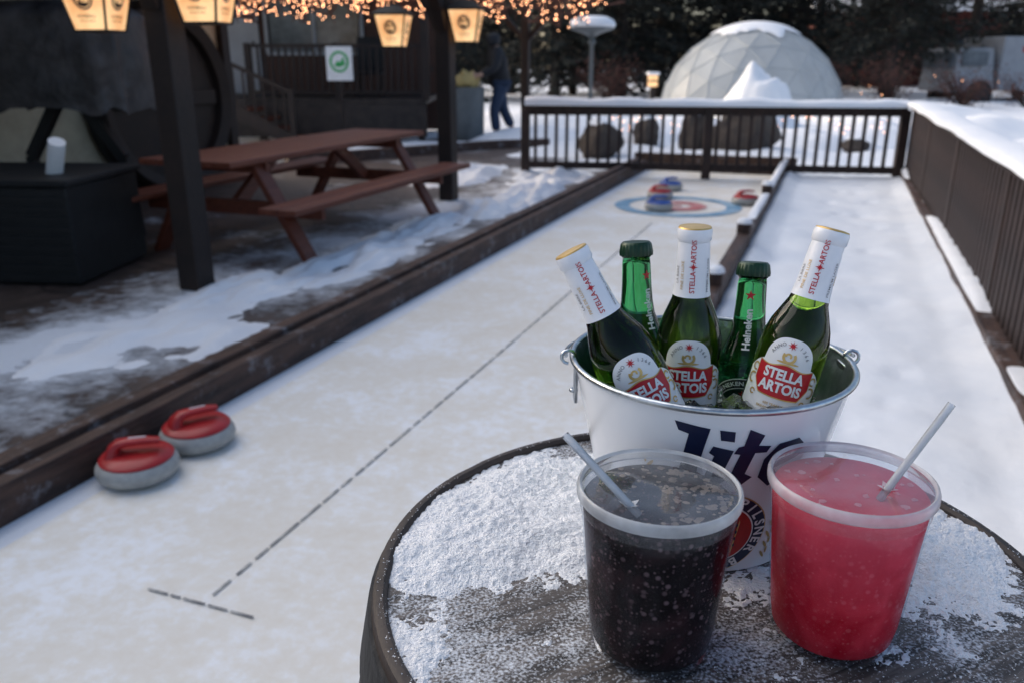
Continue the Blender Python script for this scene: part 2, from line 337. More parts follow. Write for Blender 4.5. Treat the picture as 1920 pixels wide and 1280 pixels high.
def subdiv2(vs,fs,L):
    bm=bmesh.new(); bv=[bm.verts.new((v[0],v[1],0)) for v in vs]
    for f in fs:
        try: bm.faces.new([bv[i] for i in f])
        except ValueError: pass
    bmesh.ops.triangulate(bm,faces=bm.faces)
    for _ in range(4):
        le=[e for e in bm.edges if e.calc_length()>L]
        if not le: break
        bmesh.ops.subdivide_edges(bm,edges=le,cuts=1); bmesh.ops.triangulate(bm,faces=bm.faces)
    bm.verts.index_update()
    v=[(p.co.x,p.co.y) for p in bm.verts]; f=[[q.index for q in x.verts] for x in bm.faces]; bm.free(); return v,f
def poly2(pts,L=.004):
    t=tessellate_polygon([[Vector((p[0],p[1],0)) for p in pts]]); return subdiv2(pts,t,L)
def text2(s,size,bold=0,shear=0,L=None,sx=1):
    cu=bpy.data.curves.new('tmp','FONT'); cu.body=s; cu.size=size; cu.offset=bold*size; cu.shear=shear; cu.align_x='CENTER'; cu.align_y='CENTER'; cu.resolution_u=3
    ob=bpy.data.objects.new('tmp',cu); col.objects.link(ob); dg=bpy.context.evaluated_depsgraph_get()
    me=bpy.data.meshes.new_from_object(ob.evaluated_get(dg)); vs=[(v.co.x*sx,v.co.y) for v in me.vertices]; fs=[tuple(p.vertices) for p in me.polygons]
    bpy.data.objects.remove(ob); bpy.data.curves.remove(cu); bpy.data.meshes.remove(me)
    return subdiv2(vs,fs,L or size*.5)
def addmap(mb,geo,fn,m):
    vs,fs=geo; mb.add([fn(x,y) for x,y in vs],fs,m)
def ell(cx,cy,rx,ry=None,n=36): 
    ry=ry or rx; return [(cx+rx*math.cos(2*math.pi*k/n),cy+ry*math.sin(2*math.pi*k/n)) for k in range(n)]
def star(cx,cy,r,n=5,k=.4,rot=90): return [(cx+(r if i%2==0 else r*k)*math.cos(R(rot+180/n*i)),cy+(r if i%2==0 else r*k)*math.sin(R(rot+180/n*i))) for i in range(2*n)]
def arctext(mb,s,size,cx,cy,rad,a0,step,fn,m,bold=.02):
    for i,ch in enumerate(s):
        if ch==' ': continue
        a=R(a0-step*i); g=text2(ch,size,bold); c,sn=math.cos(a-math.pi/2),math.sin(a-math.pi/2)
        vs=[(cx+rad*math.cos(a)+x*c-y*sn,cy+rad*math.sin(a)+x*sn+y*c) for x,y in g[0]]
        addmap(mb,(vs,g[1]),fn,m)

# ---------------------------------------------------------------- camera, world, light
cd=bpy.data.cameras.new('camera'); cam=bpy.data.objects.new('camera',cd); col.objects.link(cam)
cam.location=(0,0,CAMH); cam.rotation_euler=(R(90-18.71),0,0)
cd.sensor_width=22.3; cd.lens=18.0; cd.clip_start=.05; cd.clip_end=500
cd.dof.use_dof=True; cd.dof.focus_distance=.66; cd.dof.aperture_fstop=5.0
sc.camera=cam
w=bpy.data.worlds.new('World'); sc.world=w; w.use_nodes=True
nt=w.node_tree; bg=nt.nodes['Background']; sky=nt.nodes.new('ShaderNodeTexSky'); sky.sky_type='NISHITA'; sky.sun_disc=False
sky.sun_elevation=R(20); sky.sun_rotation=R(-60); sky.air_density=.8; sky.dust_density=3.5; sky.ozone_density=1.0
nt.links.new(sky.outputs[0],bg.inputs[0]); bg.inputs[1].default_value=.26
sd=bpy.data.lights.new('sun','SUN'); sun=bpy.data.objects.new('sun',sd); col.objects.link(sun)
sd.energy=1.5; sd.angle=R(60); sd.color=(1,.95,.90)
sun.rotation_euler=Vector((math.sin(R(-60))*.6,math.cos(R(-60))*.6,1.0)).to_track_quat('Z','Y').to_euler()
sc.view_settings.view_transform='Standard'; sc.view_settings.look='None'; sc.view_settings.exposure=0

# ---------------------------------------------------------------- ground
def nz(x,y,z=0): return noise.noise(Vector((x,y,z)))
def sl(x,y): return (ca*x-sa*y, sa*x+ca*y)
def ground():
    xs=[-90,-60,-40,-28]+[-20+ i*1.0 for i in range(14)]+[-6+i*.3 for i in range(74)]+[17+i*1.5 for i in range(16)]+[50,70,100,140]
    ys=[-20,-8,0,4]+[6+i*.3 for i in range(84)]+[32+i*2 for i in range(14)]+[65,80,110,160]
    vs=[];fs=[]
    for y in ys:
        for x in xs:
            s,l=sl(x,y); z=-.04
            k=min(1,max(0,(l-10.9)/1.2)) if s>-4.5 else 0
            k=max(k,min(1,max(0,(s-1.2)/1.0))) if s>0 else k
            z+=k*(.10+.14*nz(x*.7,y*.7)+.06*nz(x*1.9,y*1.9,3))
            if s>1.2: z-=.35*min(1,(s-1.2)/2)*k*max(0,min(1,(12-l)/3))
            vs.append((x,y,z))
    n=len(xs)
    for j in range(len(ys)-1):
        for i in range(n-1): fs.append((j*n+i,j*n+i+1,(j+1)*n+i+1,(j+1)*n+i))
    mb=MB(); mb.add(vs,fs,'snow'); o=mb.obj('ground',auto=80); tag(o,'snow covered ground with soft mounds and drifts',kind='structure')
ground()
def sheet(name,s0,s1,l0,l1,z,m,label,kind='structure',ns=1,nl=1,hf=None):
    vs=[];fs=[]
    for j in range(nl+1):
        for i in range(ns+1):
            s=s0+(s1-s0)*i/ns; l=l0+(l1-l0)*j/nl; vs.append((s,l,z+(hf(s,l) if hf else 0)))
    for j in range(nl):
        for i in range(ns): a=j*(ns+1)+i; fs.append((a,a+1,a+ns+2,a+ns+1))
    mb=MB(); mb.add(vs,fs,m); o=mb.obj(name,rot=(0,0,-A),auto=80); tag(o,label,kind=kind); return o
sheet('patio',-6.8,-2.36,-3,14,.0,'patio','brown paved patio partly covered with thin snow')
sheet('lane_base',-2.21,-.55,-3,10.75,.0,'snow','white strip of snow under the curling lane edge')
sheet('curling_lane',-2.10,-.60,-3,10.7,.006,'lane','cream synthetic curling lane dusted with frost')
def walk_h(s,l):
    k=0
    for i in range(3): k+=nz(s*(2.0+i*2.5),l*(1.2+i*2.2),i*5)*(.024/(i+1)**1.3)
    edge=max(0,1-abs(s+.42)/.12)*.05+max(0,(s-.62)/.2)*.05
    tr=-.022*math.exp(-((s-.15)/.28)**2)
    for q in range(2):
        ph=l*(1.35+.3*q)+q*.4+.25*nz(l*.6,q*7); f=ph-math.floor(ph); c=int(math.floor(ph)); side=.0 if c%2 else .27
        jx=.06*nz(c*3.7,q*5+.3)
        tr-=.022*math.exp(-((s-side-.03-jx-.1*q)/.060)**2-((f-.5)/.14)**2)
    return k+edge+tr
sheet('walkway',-.47,.84,-1.5,10.8,.07,'snowwalk','trodden snow walkway beside the curling lane',ns=50,nl=380,hf=walk_h)
mb=MB()
l=1.44
random.seed(8)
while l<7.0:
    d=random.uniform(.05,.14); mb.box((-1.38+nz(l,0)*.004,l+d/2,.0105),(.0075,d,.001),'linegrey'); l+=d+random.uniform(.004,.026)
s=-1.56
while s<-1.24:
    d=random.uniform(.03,.07); mb.box((s+d/2,1.40,.0105),(d,.0075,.001),'linegrey'); s+=d+.010
tag(mb.obj('lane_centre_line',rot=(0,0,-A),smooth=False),'worn dashed grey line with short cross mark',kind='structure')
def ring(mb,cx,cy,r0,r1,z,m,n=72):
    vs=[];fs=[]
    for k in range(n):
        a=2*math.pi*k/n
        vs+=[(cx+r0*math.cos(a),cy+r0*math.sin(a),z),(cx+r1*math.cos(a),cy+r1*math.sin(a),z)]
    for k in range(n): a=2*k;b=2*((k+1)%n); fs.append((a,a+1,b+1,b))
    mb.add(vs,fs,m)
mb=MB(); HC=(-1.33,8.0)
ring(mb,*HC,.46,.60,.012,'blue'); ring(mb,*HC,.13,.28,.012,'ringred'); ring(mb,*HC,.0001,.05,.012,'ringred')
tag(mb.obj('curling_target_rings',rot=(0,0,-A),smooth=False),'blue and red curling target rings painted on lane',kind='structure')

def snowstrip(name,parent,path,w,h,z,step=.06,patchy=False,seed=0,m='snow',thr=.35):
    (x0,y0),(x1,y1)=path; L=math.hypot(x1-x0,y1-y0); n=max(2,int(L/step)); ux,uy=(x1-x0)/L,(y1-y0)/L; px,py=-uy,ux
    vs=[];fs=[];K=9
    for i in range(n+1):
        t=i/n*L; hh=h*(1+.4*nz(t*1.7,seed+z)+.15*nz(t*6,seed+9)); ww=w*(1+.12*nz(t*2.5,seed+4)); off=w*.06*nz(t*1.3,seed+2)
        if patchy: hh=h*max(-.15,min(1,(nz(t*1.1,seed+.5)*2.2+thr)))*(1+.4*nz(t*8,3))
        for k in range(K):
            a=math.pi*k/(K-1); q=math.cos(a)*ww/2+off; zz=z-.004+hh*max(0,math.sin(a))**.6
            vs.append((x0+ux*t+px*q,y0+uy*t+py*q,zz))
    for i in range(n):
        for k in range(K-1): a=i*K+k; fs.append((a,a+1,a+K+1,a+K))
    mb=MB(); mb.add(vs,fs,m); return mb.obj(name,parent,auto=80)
def edging(name,s0,s1,l0,l1,h,label,snow=.0,thr=.35,seed=0):
    e=empty(name,(0,0,0),-A,label,'timber edging')
    mb=MB(); mb.box(((s0+s1)/2,(l0+l1)/2,h/2-.02),(s1-s0,l1-l0,h+.04),'edging'); 
    mb.obj('board',e,False,.006)
    if snow: snowstrip('snow_cap',e,[( (s0+s1)/2,l0),((s0+s1)/2,l1)],(s1-s0)*.9,snow,h,patchy=True,thr=thr,seed=seed)
    return e
edging('timber_edging',-2.28,-2.21,-3,10.72,.13,'long dark brown timber board edging the curling lane')
edging('timber_edging',-2.365,-2.285,-3,10.72,.155,'outer dark timber board standing proud of the lane board')
edging('timber_edging',-2.44,-2.37,-3,10.72,.06,'lower dark timber ledge beside the lane board')
edging('timber_edging',-.55,-.47,-3,10.72,.20,'dark timber board between curling lane and walkway with snow',.03)
e=empty('timber_edging',(0,0,0),-A,'dark timber board closing the far end of the lane','timber edging')
mb=MB(); mb.box((-1.38,10.80,.1),(2.0,.09,.22),'edging'); mb.obj('board',e,False,.006)
edging('timber_edging',.76,.88,.4,10.6,.14,'low timber kerb under the railing with snow on top',.05)
stk=empty('wooden_stake',LW(-.51,7.9),-A,'short wooden stake against the lane board topped with snow','stake','stakes along the lane board')
mb=MB(); mb.box((0,0,.13),(.09,.07,.28),'edging'); mb.obj('stake_post',stk,False,.005)
mb=MB(); mb.lathe([(.055,0),(.05,.02),(.03,.035),(0,.04)],12,'snow',(0,0,.266)); mb.obj('snow_cap',stk)
for l in (5.9,4.4): copy_thing(stk,LW(-.51,l))

# ---------------------------------------------------------------- curling stones
def stone(loc,rz,colr,label):
    e=empty('curling_stone',loc,rz,label,'curling stone','curling stones on the lane')
    mb=MB(); mb.lathe([(0,0),(.075,0),(.108,.006),(.126,.020),(.133,.040),(.131,.054),(.122,.068),(.108,.077),(.09,.080),(0,.080)],48,'stone'); mb.obj('stone_body',e)
    mb=MB(); mb.lathe([(.116,.071),(.118,.078),(.110,.086),(.07,.094),(0,.097)],48,colr)
    mb.obj('top_plate',e)
    mb=MB(); pts=[(-.070,0,.088),(-.066,0,.110),(-.050,0,.126),(-.02,0,.131),(.03,0,.131),(.078,0,.126)]
    vs=[];fs=[]; W=[(.042,.026),(.035,.020),(.028,.014),(.024,.011),(.022,.0105),(.017,.008)]
    for i,p in enumerate(pts):
        p=Vector(p); t=(Vector(pts[min(i+1,5)])-Vector(pts[max(i-1,0)])).normalized(); y=Vector((0,1,0)); x=t.cross(y)
        for k in range(12):
            a=2*math.pi*k/12; cc,ss=math.cos(a),math.sin(a)
            vs.append(p+y*W[i][0]*(abs(cc)**.6*math.copysign(1,cc))+x*W[i][1]*(abs(ss)**.6*math.copysign(1,ss)))
    for i in range(5):
        for k in range(12): k2=(k+1)%12; fs.append((i*12+k,i*12+k2,(i+1)*12+k2,(i+1)*12+k))
    fs.append(tuple(range(12))); fs.append(tuple(60+k for k in range(12)))
    mb.add(vs,fs,colr); mb.obj('handle',e,auto=60)
    mb=MB(); mb.box((.01,0,.143),(.055,.006,.002),'white'); mb.obj('handle_mark',e)
    return e
Z=.007
stone((-1.255,2.495,Z),R(15),'stonered','grey curling stone with red top and handle against the board')
stone((-1.145,2.745,Z),R(35),'stonered','grey curling stone with red top touching the other red one')
stone((1.711,9.00,Z),R(20),'stoneblue','blue handled curling stone behind the target rings')
stone((1.50,8.42,Z),R(10),'stonered','red handled curling stone among the blue ones')
stone((1.37,7.72,Z),R(0),'stoneblue','blue handled curling stone on the edge of the rings')
stone((2.27,8.05,Z),R(12),'stonered','red handled curling stone beside the low snowy board')

# ---------------------------------------------------------------- barrel table
BT=Vector((.165,.60,0))
e=empty('barrel_table',BT,0,'old weathered barrel standing upright as a table dusted with snow','barrel table')
mb=MB()
prof=[]
for i in range(25):
    t=i/24; z=t*(TZ+.004); r=.279+.055*math.sin(math.pi*t); prof.append((r,z))
prof+=[(.276,TZ+.006),(.271,TZ+.006),(.268,TZ+.003),(.267,TZ-.01)]
mb.lathe([(0,0)]+prof,96,'darkwood',fn=lambda a,z:1-.004*(abs(math.sin(a*13))<.08)); mb.obj('stave_body',e)
mb=MB(); mb.lathe([(.2685,TZ-.02),(.2685,TZ),(0,TZ)],96,'head'); mb.obj('barrel_head',e)
for z0,z1 in ((.02,.06),(.2,.24),(.64,.68),(TZ-.055,TZ-.006)):
    mb=MB()
    def rr(z): return .279+.055*math.sin(math.pi*z/(TZ+.004))
    mb.lathe([(rr(z0),z0),(rr(z0)+.003,z0),(rr((z0+z1)/2)+.003,(z0+z1)/2),(rr(z1)+.003,z1),(rr(z1),z1)],96,'black'); mb.obj('hoop',e)
def snowT(x,y):
    g=lambda cx,cy,s:math.exp(-((x-cx)**2+(y-cy)**2)/(2*s*s))
    v=1.25*g(-.17,.11,.062)+.9*g(-.22,.02,.038)+.7*g(-.10,.17,.05)+.9*g(.21,.02,.055)+.6*g(.05,-.03,.035)+.7*g(.2,.15,.08)+.6*g(-.235,-.10,.035)+.3*g(.12,-.11,.04)+.45*g(-.10,.03,.035)
    f=noise.fractal(Vector((x*16,y*16,2.3)),.60,2.1,8)
    v=min(v,1.15)-.42+.42*f
    if v>0: v=v**1.35
    fine=noise.noise(Vector((x*130,y*130,0)))*.0011+noise.noise(Vector((x*330,y*330,5)))*.0013+noise.noise(Vector((x*210,y*210,9)))*.0010
    return max(-.0025,.0125*v+fine*(1 if v>-.2 else .5))
vs=[];fs=[];idx={};n=300;st=.542/n
for j in range(n+1):
    for i in range(n+1):
        x=-.271+i*st;y=-.271+j*st; d=math.hypot(x,y)
        if d<.2700:
            idx[i,j]=len(vs); vs.append((x,y,TZ+snowT(x,y)))
for j in range(n):
    for i in range(n):
        k=[(i,j),(i+1,j),(i+1,j+1),(i,j+1)]
        if all(q in idx for q in k): fs.append(tuple(idx[q] for q in k))
mb=MB(); mb.add(vs,fs,'snowfine'); mb.obj('snow_cover',e,auto=80)
mb=MB(); random.seed(3)
for i in range(16000):
    a=random.random()*2*math.pi; r=.276*math.sqrt(random.random()); x,y=r*math.cos(a),r*math.sin(a)
    t=snowT(x,y); q=noise.noise(Vector((x*14,y*14,8)))
    if t>.003 and random.random()<.8: continue
    if t<-.0015 and random.random()<.55: continue
    if q<-.1 and random.random()<.5: continue
    s=random.uniform(.0004,.0011); z=TZ+max(0,t)+(.006 if r>.268 else 0)
    p=[Vector((random.gauss(0,1),random.gauss(0,1),abs(random.gauss(0,1)))).normalized()*s for _ in range(4)]
    mb.add([Vector((x,y,z))+k for k in p],[(0,1,2),(0,2,3),(0,3,1),(1,3,2)],'snowfine')
o=mb.obj('snow_crystals',e,False); o['kind']='stuff'

# ---------------------------------------------------------------- pail
PC=Vector((.174,.685,TZ+.001)); HB=.161; RB,RT=.085,.1195
def pr(z): return RB+(RT-RB)*z/HB
pail=empty('metal_pail',PC,0,'white printed metal beer pail holding bottles on ice on the barrel','pail')
mb=MB(); mb.lathe([(0,0.004),(RB-.004,0.004),(RB,0),(RB+.001,.006)]+[(pr(z),z) for z in (.01,.04,.08,.12,.15,HB)],96,'pail'); mb.obj('pail_body',pail)
mb=MB(); mb.lathe([(0,.006),(RB-.003,.006)]+[(pr(z)-.0014,z) for z in (.02,.06,.1,.14,HB)],96,'galv'); mb.obj('inner_lining',pail)
mb=MB(); mb.tube([((RT+.001)*math.cos(2*math.pi*k/96),(RT+.001)*math.sin(2*math.pi*k/96),HB) for k in range(96)],.0028,10,'galv',closed=True); mb.obj('rolled_rim',pail)
face=math.atan2(-PC.y,-PC.x)
def pmap(off,a0=0,z0=0):
    def f(x,y):
        z=z0+y; r=pr(z)+off; a=face+R(a0)+x/pr(z0); return Vector((r*math.cos(a),r*math.sin(a),z))
    return f
mb=MB()
Lt=[[(-.08,1.0),(.38,.93),(.30,.22),(.42,.16),(.22,-.02),(.04,.1),(.12,.82),(-.02,.86)],
 [(.46,.66),(.74,.6),(.66,.2),(.77,.15),(.58,-.02),(.40,.1),(.50,.5),(.42,.55)],[(.54,.76),(.72,.74),(.70,.90),(.50,.92)],
 [(.88,.94),(1.10,.84),(1.06,.68),(1.24,.66),(1.20,.56),(1.04,.56),(.98,.22),(1.10,.16),(.92,-.02),(.76,.1),(.84,.54),(.75,.55),(.79,.66),(.86,.68)],
 [(1.66,.72),(1.36,.68),(1.20,.45),(1.19,.15),(1.40,-.02),(1.72,.12),(1.66,.20),(1.48,.18),(1.40,.28),(1.78,.42),(1.78,.62)]]
S=.058
for p in Lt: 
    addmap(mb,poly2([(x*S*.92+y*S*.08,y*S) for x,y in p],.006),pmap(.0005,-11,.091),'navy')
addmap(mb,poly2([((1.42*.92)*S+.002,.40*S),(1.54*.92*S,.56*S),(1.62*.92*S,.58*S),(1.60*.92*S,.47*S)],.006),pmap(.0009,-11,.091),'pail')
mb.obj('brand_lettering',pail)
mb=MB(); EA,EZ=10,.0425; q=1.04
addmap(mb,poly2(ell(0,0,.040*q,n=48),.006),pmap(.0004,EA,EZ),'gold')
addmap(mb,poly2(ell(0,0,.0390*q,n=48),.006),pmap(.0007,EA,EZ),'navy')
addmap(mb,poly2(ell(0,0,.0290*q,n=48),.006),pmap(.0010,EA,EZ),'white')
addmap(mb,poly2(ell(0,0,.0278*q,n=48),.006),pmap(.0013,EA,EZ),'redink')
arctext(mb,'A FINE PILSNER BEER',.0120,0,0,.0341*q,166,15.0,pmap(.0011,EA,EZ),'white',.03)
for k in range(-3,4):
    x0=k*.0046; addmap(mb,poly2([(x0+.0006*y2+x2,y2) for x2,y2 in [(-.0004,-.020),(.0006,-.020),(.0018+.0006*k,.012),(.0010+.0006*k,.015)]],.006),pmap(.0016,EA,EZ),'gold')
    for r_ in range(4):
        yy=-.012+r_*.007; addmap(mb,poly2([(x0+.0016+xx,yy+y3) for xx,y3 in ell(0,0,.0008,.0020,10)],.004),pmap(.0017,EA,EZ),'navy')
for sgn in (-1,1):
    for k in range(9):
        y=-.028+k*.011; x=sgn*(.047+.0022*max(0,k-2)*.4); 
        addmap(mb,poly2([(x+px*math.cos(.6*sgn)-py*math.sin(.6*sgn),y+px*math.sin(.6*sgn)+py*math.cos(.6*sgn)) for px,py in ell(0,0,.0013,.0048,12)],.004),pmap(.0006,EA,EZ),'gold')
        addmap(mb,poly2([(x+.0035*sgn+px,y+.004+py) for px,py in ell(0,0,.0011,.0038,10)],.004),pmap(.0006,EA,EZ),'gold')
mb.obj('round_emblem',pail)
for sgn in (-1,1):
    mb=MB(); c=Vector((sgn*(RT-.002),0,HB-.022))
    mb.box(c,(.003,.018,.036),'galv'); mb.lathe([(.0001,0),(.004,.0),(.004,.003),(0,.004)],12,'galv',c+Vector((sgn*.0015,0,-.010)))
    o=mb.obj('handle_ear',pail,bevel=.001)
    mb=MB(); p=[]
    for k in range(9):
        t=k/8*1.6*math.pi; p.append((sgn*(RT+.005+.006*math.sin(t)),-.004+.002*k*.3,HB-.004+.007*(1-math.cos(t))*.8))
    mb.tube(p,.0016,8,'galv'); mb.obj('hook',o)
mb=MB(); p=[]
for k in range(33):
    t=math.pi*k/32; p.append((-math.cos(t)*(RT+.007),math.sin(t)*(RT+.010),HB+.002-.012*math.sin(t)-.01*math.sin(t)**2))
mb.tube(p,.0018,8,'galv'); mb.obj('wire_handle',pail)

mb=MB(); random.seed(11)
for i in range(420):
    a=random.random()*6.283; r=.107*math.sqrt(random.random()); 
    fr=max(0,-math.sin(a))*r/.107
    z=random.uniform(.070,.118+.022*fr)
    if r+.012>pr(z)-.004: r=pr(z)-.016
    c=Vector((r*math.cos(a),r*math.sin(a),z)); s=random.uniform(.005,.010)
    rot=Matrix.Rotation(random.random()*6,3,Vector((random.random(),random.random(),random.random())).normalized())
    vs=[rot@Vector((x*s*random.uniform(.7,1.1),y*s*random.uniform(.7,1.1),q*s*random.uniform(.6,1)))+c for q in(-1,1) for x,y in((-1,-1),(1,-1),(1,1),(-1,1))]
    mb.add(vs,[(3,2,1,0),(4,5,6,7),(0,1,5,4),(1,2,6,5),(2,3,7,6),(3,0,4,7)],'ice')
o=mb.obj('crushed_ice',loc=PC,smooth=False); tag(o,'crushed clear ice cubes filling the metal pail','ice',kind='stuff')

# ---------------------------------------------------------------- bottles
profA=[(.0001,.004),(.022,.0),(.0262,.002),(.0285,.007),(.0285,.122),(.0278,.130),(.0250,.141),(.0205,.152),(.0168,.161),(.0150,.169),(.0141,.180),(.0134,.200),(.0128,.212),(.0138,.214),(.0138,.2185),(.0125,.220)]
profB=[(.0001,.004),(.022,.0),(.0262,.002),(.0285,.007),(.0285,.112),(.0280,.122),(.0255,.134),(.0205,.147),(.0165,.158),(.0148,.170),(.0138,.185),(.0132,.204),(.0128,.210),(.0140,.211),(.0140,.216),(.0125,.218)]
def rad(prof,z):
    for (r0,z0),(r1,z1) in zip(prof[1:],prof[2:]):
        if z0<=z<=z1: return r0+(r1-r0)*(z-z0)/(z1-z0+1e-9)
    return prof[-1][0]
def smooth_prof(p,keep=3):
    out=p[:keep]
    for (r0,z0),(r1,z1) in zip(p[keep-1:],p[keep:]):
        k=max(1,int((z1-z0)/.006))
        for i in range(1,k+1): out.append((r0+(r1-r0)*i/k,z0+(z1-z0)*i/k))
    return out
def bmap(prof,off,z0=0,u0=0):
    def f(x,y):
        z=z0+y; r=rad(prof,z)+off; a=-math.pi/2+(u0+x)/max(.012,rad(prof,z0)); return Vector((r*math.cos(a),r*math.sin(a),z))
    return f
def vmap(prof,off,z0,u0=0):
    def f(x,y):
        z=z0+x; r=rad(prof,z)+off; a=-math.pi/2+(u0-y)/r; return Vector((r*math.cos(a),r*math.sin(a),z))
    return f
def span(mb,prof,u0,u1,lo,hi,off,m,nu=40,nzz=12):
    vs=[];fs=[]
    for i in range(nu+1):
        u=u0+(u1-u0)*i/nu
        for j in range(nzz+1):
            z=lo(u)+(hi(u)-lo(u))*j/nzz; r=rad(prof,z)+off; a=-math.pi/2+u/.0285; vs.append((r*math.cos(a),r*math.sin(a),z))
    for i in range(nu):
        for j in range(nzz): a=i*(nzz+1)+j; fs.append((a,a+nzz+1,a+nzz+2,a+1))
    mb.add(vs,fs,m)
LU=.010
def bottleA_parts(e):
    P=profA
    mb=MB(); mb.lathe(smooth_prof(P)+[(0,.220)],64,'glassA'); mb.obj('glass_body',e,auto=60)
    mb=MB()
    mb.lathe([(rad(P,z)+.0006,z) for z in (.165,.168,.174,.18,.19,.2,.208,.212)]+[(.0146,.2135),(.0148,.2215),(.0140,.2235)],64,'foil',fn=lambda a,z:1+.004*math.sin(a*9+z*300)); mb.obj('neck_wrap',e)
    mb=MB(); mb.lathe([(.0142,.2233),(.0135,.2245),(.009,.2252),(0,.2254)],48,'gold'); mb.obj('cap_top',e)
    mb=MB(); v=lambda o,z,u=0:vmap(P,o,z,u)
    addmap(mb,text2('STELLA',.0062,.015,sx=.95),v(.0010,.1785),'redlabel'); addmap(mb,text2('ARTOIS',.0062,.015,sx=.95),v(.0010,.2050),'redlabel')
    addmap(mb,poly2(star(0,0,.0042,4,.25,90)),v(.0011,.1918),'redlabel'); addmap(mb,poly2(star(0,0,.0028,4,.25,45)),v(.0012,.1918),'redlabel')
    for u in (.0150,-.0150):
        addmap(mb,text2('PREMIUM LAGER' if u>0 else 'LA BIERE',.0040,.005),v(.0010,.184,u),'grey'); addmap(mb,text2('BEER' if u>0 else 'FINE DE LUXE',.0040,.005),v(.0010,.184,u+.0055),'gold')
    mb.obj('neck_lettering',e)
    mb=MB()
    def hi(u):
        k=abs(u); 
        if k<.0205: return LU+.0985+.0225*math.sqrt(max(0,1-(k/.0205)**2.6))
        return LU+.0985-.010*((k-.0205)/.0135)**1.6
    def lo(u): return LU+.052+.006*(abs(u)/.034)**3
    span(mb,P,-.034,.034,lo,hi,.0005,'paper',56)
    def sh(w,zc,h):
        return (lambda u:zc-h*(1-.16*(abs(u)/w)**2)+ (.010*max(0,abs(u)/w-.72)/.28), lambda u:zc+h*(.92+.10*math.cos(abs(u)/w*5.2)))
    a,b=sh(.0235,LU+.0835,.0150); span(mb,P,-.0235,.0235,a,b,.0009,'gold',40,6)
    a,b=sh(.0226,LU+.0835,.0139); span(mb,P,-.0226,.0226,a,b,.0013,'redlabel',40,6)
    f=lambda o,z,u=0:bmap(P,o,LU+z,u)
    addmap(mb,text2('STELLA',.0118,.04,sx=.84),f(.0018,.0890),'white'); addmap(mb,text2('ARTOIS',.0118,.04,sx=.84),f(.0018,.0780),'white')
    arctext(mb,'ANNO   1366',.0042,0,0,.0155,156,13.2,f(.0010,.1005),'grey',.01)
    addmap(mb,poly2(star(0,0,.0040,8,.35)),f(.0011,.1150),'redlabel')
    def arcband(cx,cy,r,w,a0,a1,n=14): 
        return [(cx+(r+w)*math.cos(R(a0+(a1-a0)*k/n)),cy+(r+w)*math.sin(R(a0+(a1-a0)*k/n))) for k in range(n+1)]+[(cx+(r-w)*math.cos(R(a1-(a1-a0)*k/n)),cy+(r-w)*math.sin(R(a1-(a1-a0)*k/n))) for k in range(n+1)]
    addmap(mb,poly2(arcband(0,.0005,.0046,.0011,150,400)),f(.0011,.1047),'gold')
    addmap(mb,poly2(arcband(-.0008,.0012,.0020,.0008,-40,200)),f(.0011,.1047),'gold')
    addmap(mb,poly2(ell(.0,-.0045,.009,.0010,16)),f(.0012,.1047),'gold')
    for sgn in (-1,1):
        addmap(mb,poly2(arcband(sgn*.0260,.006,.0032,.0007,0,300)),f(.0011,.0835),'gold')
        addmap(mb,poly2(arcband(-.0265,-.004,.0042,.0008,60,290) if sgn<0 else arcband(.0265,-.004,.0042,.0008,-110,120)),f(.0011,.0835),'gold')
        addmap(mb,poly2(arcband(sgn*.022,-.0150,.0022,.0006,0,320)),f(.0011,.0835),'gold')
    addmap(mb,text2('600 YEARS OF',.0030,.01),f(.0010,.0630),'gold'); addmap(mb,text2('BREWING HERITAGE',.0030,.01),f(.0010,.0592),'gold')
    g=text2('BREWED IN THE U.S.A.',.0026,.005); addmap(mb,([( -y+.0322,x) for x,y in g[0]],g[1]),f(.0010,.076),'grey')
    mb.obj('front_label',e,auto=60)
def bottleB_parts(e):
    P=profB
    mb=MB(); mb.lathe(smooth_prof(P)+[(0,.218)],64,'glassB'); mb.obj('glass_body',e,auto=60)
    mb=MB(); mb.lathe([(.0150,.2120),(.0153,.2150),(.0145,.2225),(.0125,.2246),(0,.2250)],84,'capgreen',fn=lambda a,z:1+(.035*math.cos(a*21) if z<.220 else 0)); mb.obj('crown_cap',e)
    mb=MB()
    addmap(mb,text2('Heineken',.0098,.03),vmap(P,.0008,.163),'white')
    addmap(mb,poly2(star(0,0,.0050)),bmap(P,.0009,.1945),'redlabel')
    mb.obj('neck_lettering',e)
    mb=MB(); f=lambda o,z,u=0:bmap(P,o,z,u); LZ0=.094
    addmap(mb,poly2(ell(0,0,.0300,.0250,56),.004),f(.0004,LZ0),'white')
    addmap(mb,poly2(ell(0,0,.0292,.0242,56),.004),f(.0007,LZ0),'blackink')
    addmap(mb,poly2(ell(0,0,.0212,.0165,48),.004),f(.0010,LZ0),'white')
    addmap(mb,poly2(ell(0,0,.0205,.0158,48),.004),f(.0013,LZ0),'capgreen')
    addmap(mb,poly2([(-.0285,-.0045),(.0285,-.0045),(.0285,.0045),(-.0285,.0045)],.004),f(.0016,LZ0),'blackink')
    addmap(mb,text2('Heineken',.0112,.03),f(.0019,LZ0),'white')
    arctext(mb,'HEINEKEN BREWERY',.0062,0,0,.0243,158,9.4,lambda x,y:bmap(P,.0012,LZ0)(x,y*.83),'white',.03)
    addmap(mb,poly2(star(0,.0105,.0036)),f(.0016,LZ0),'redlabel')
    mb.obj('front_label',e,auto=60)
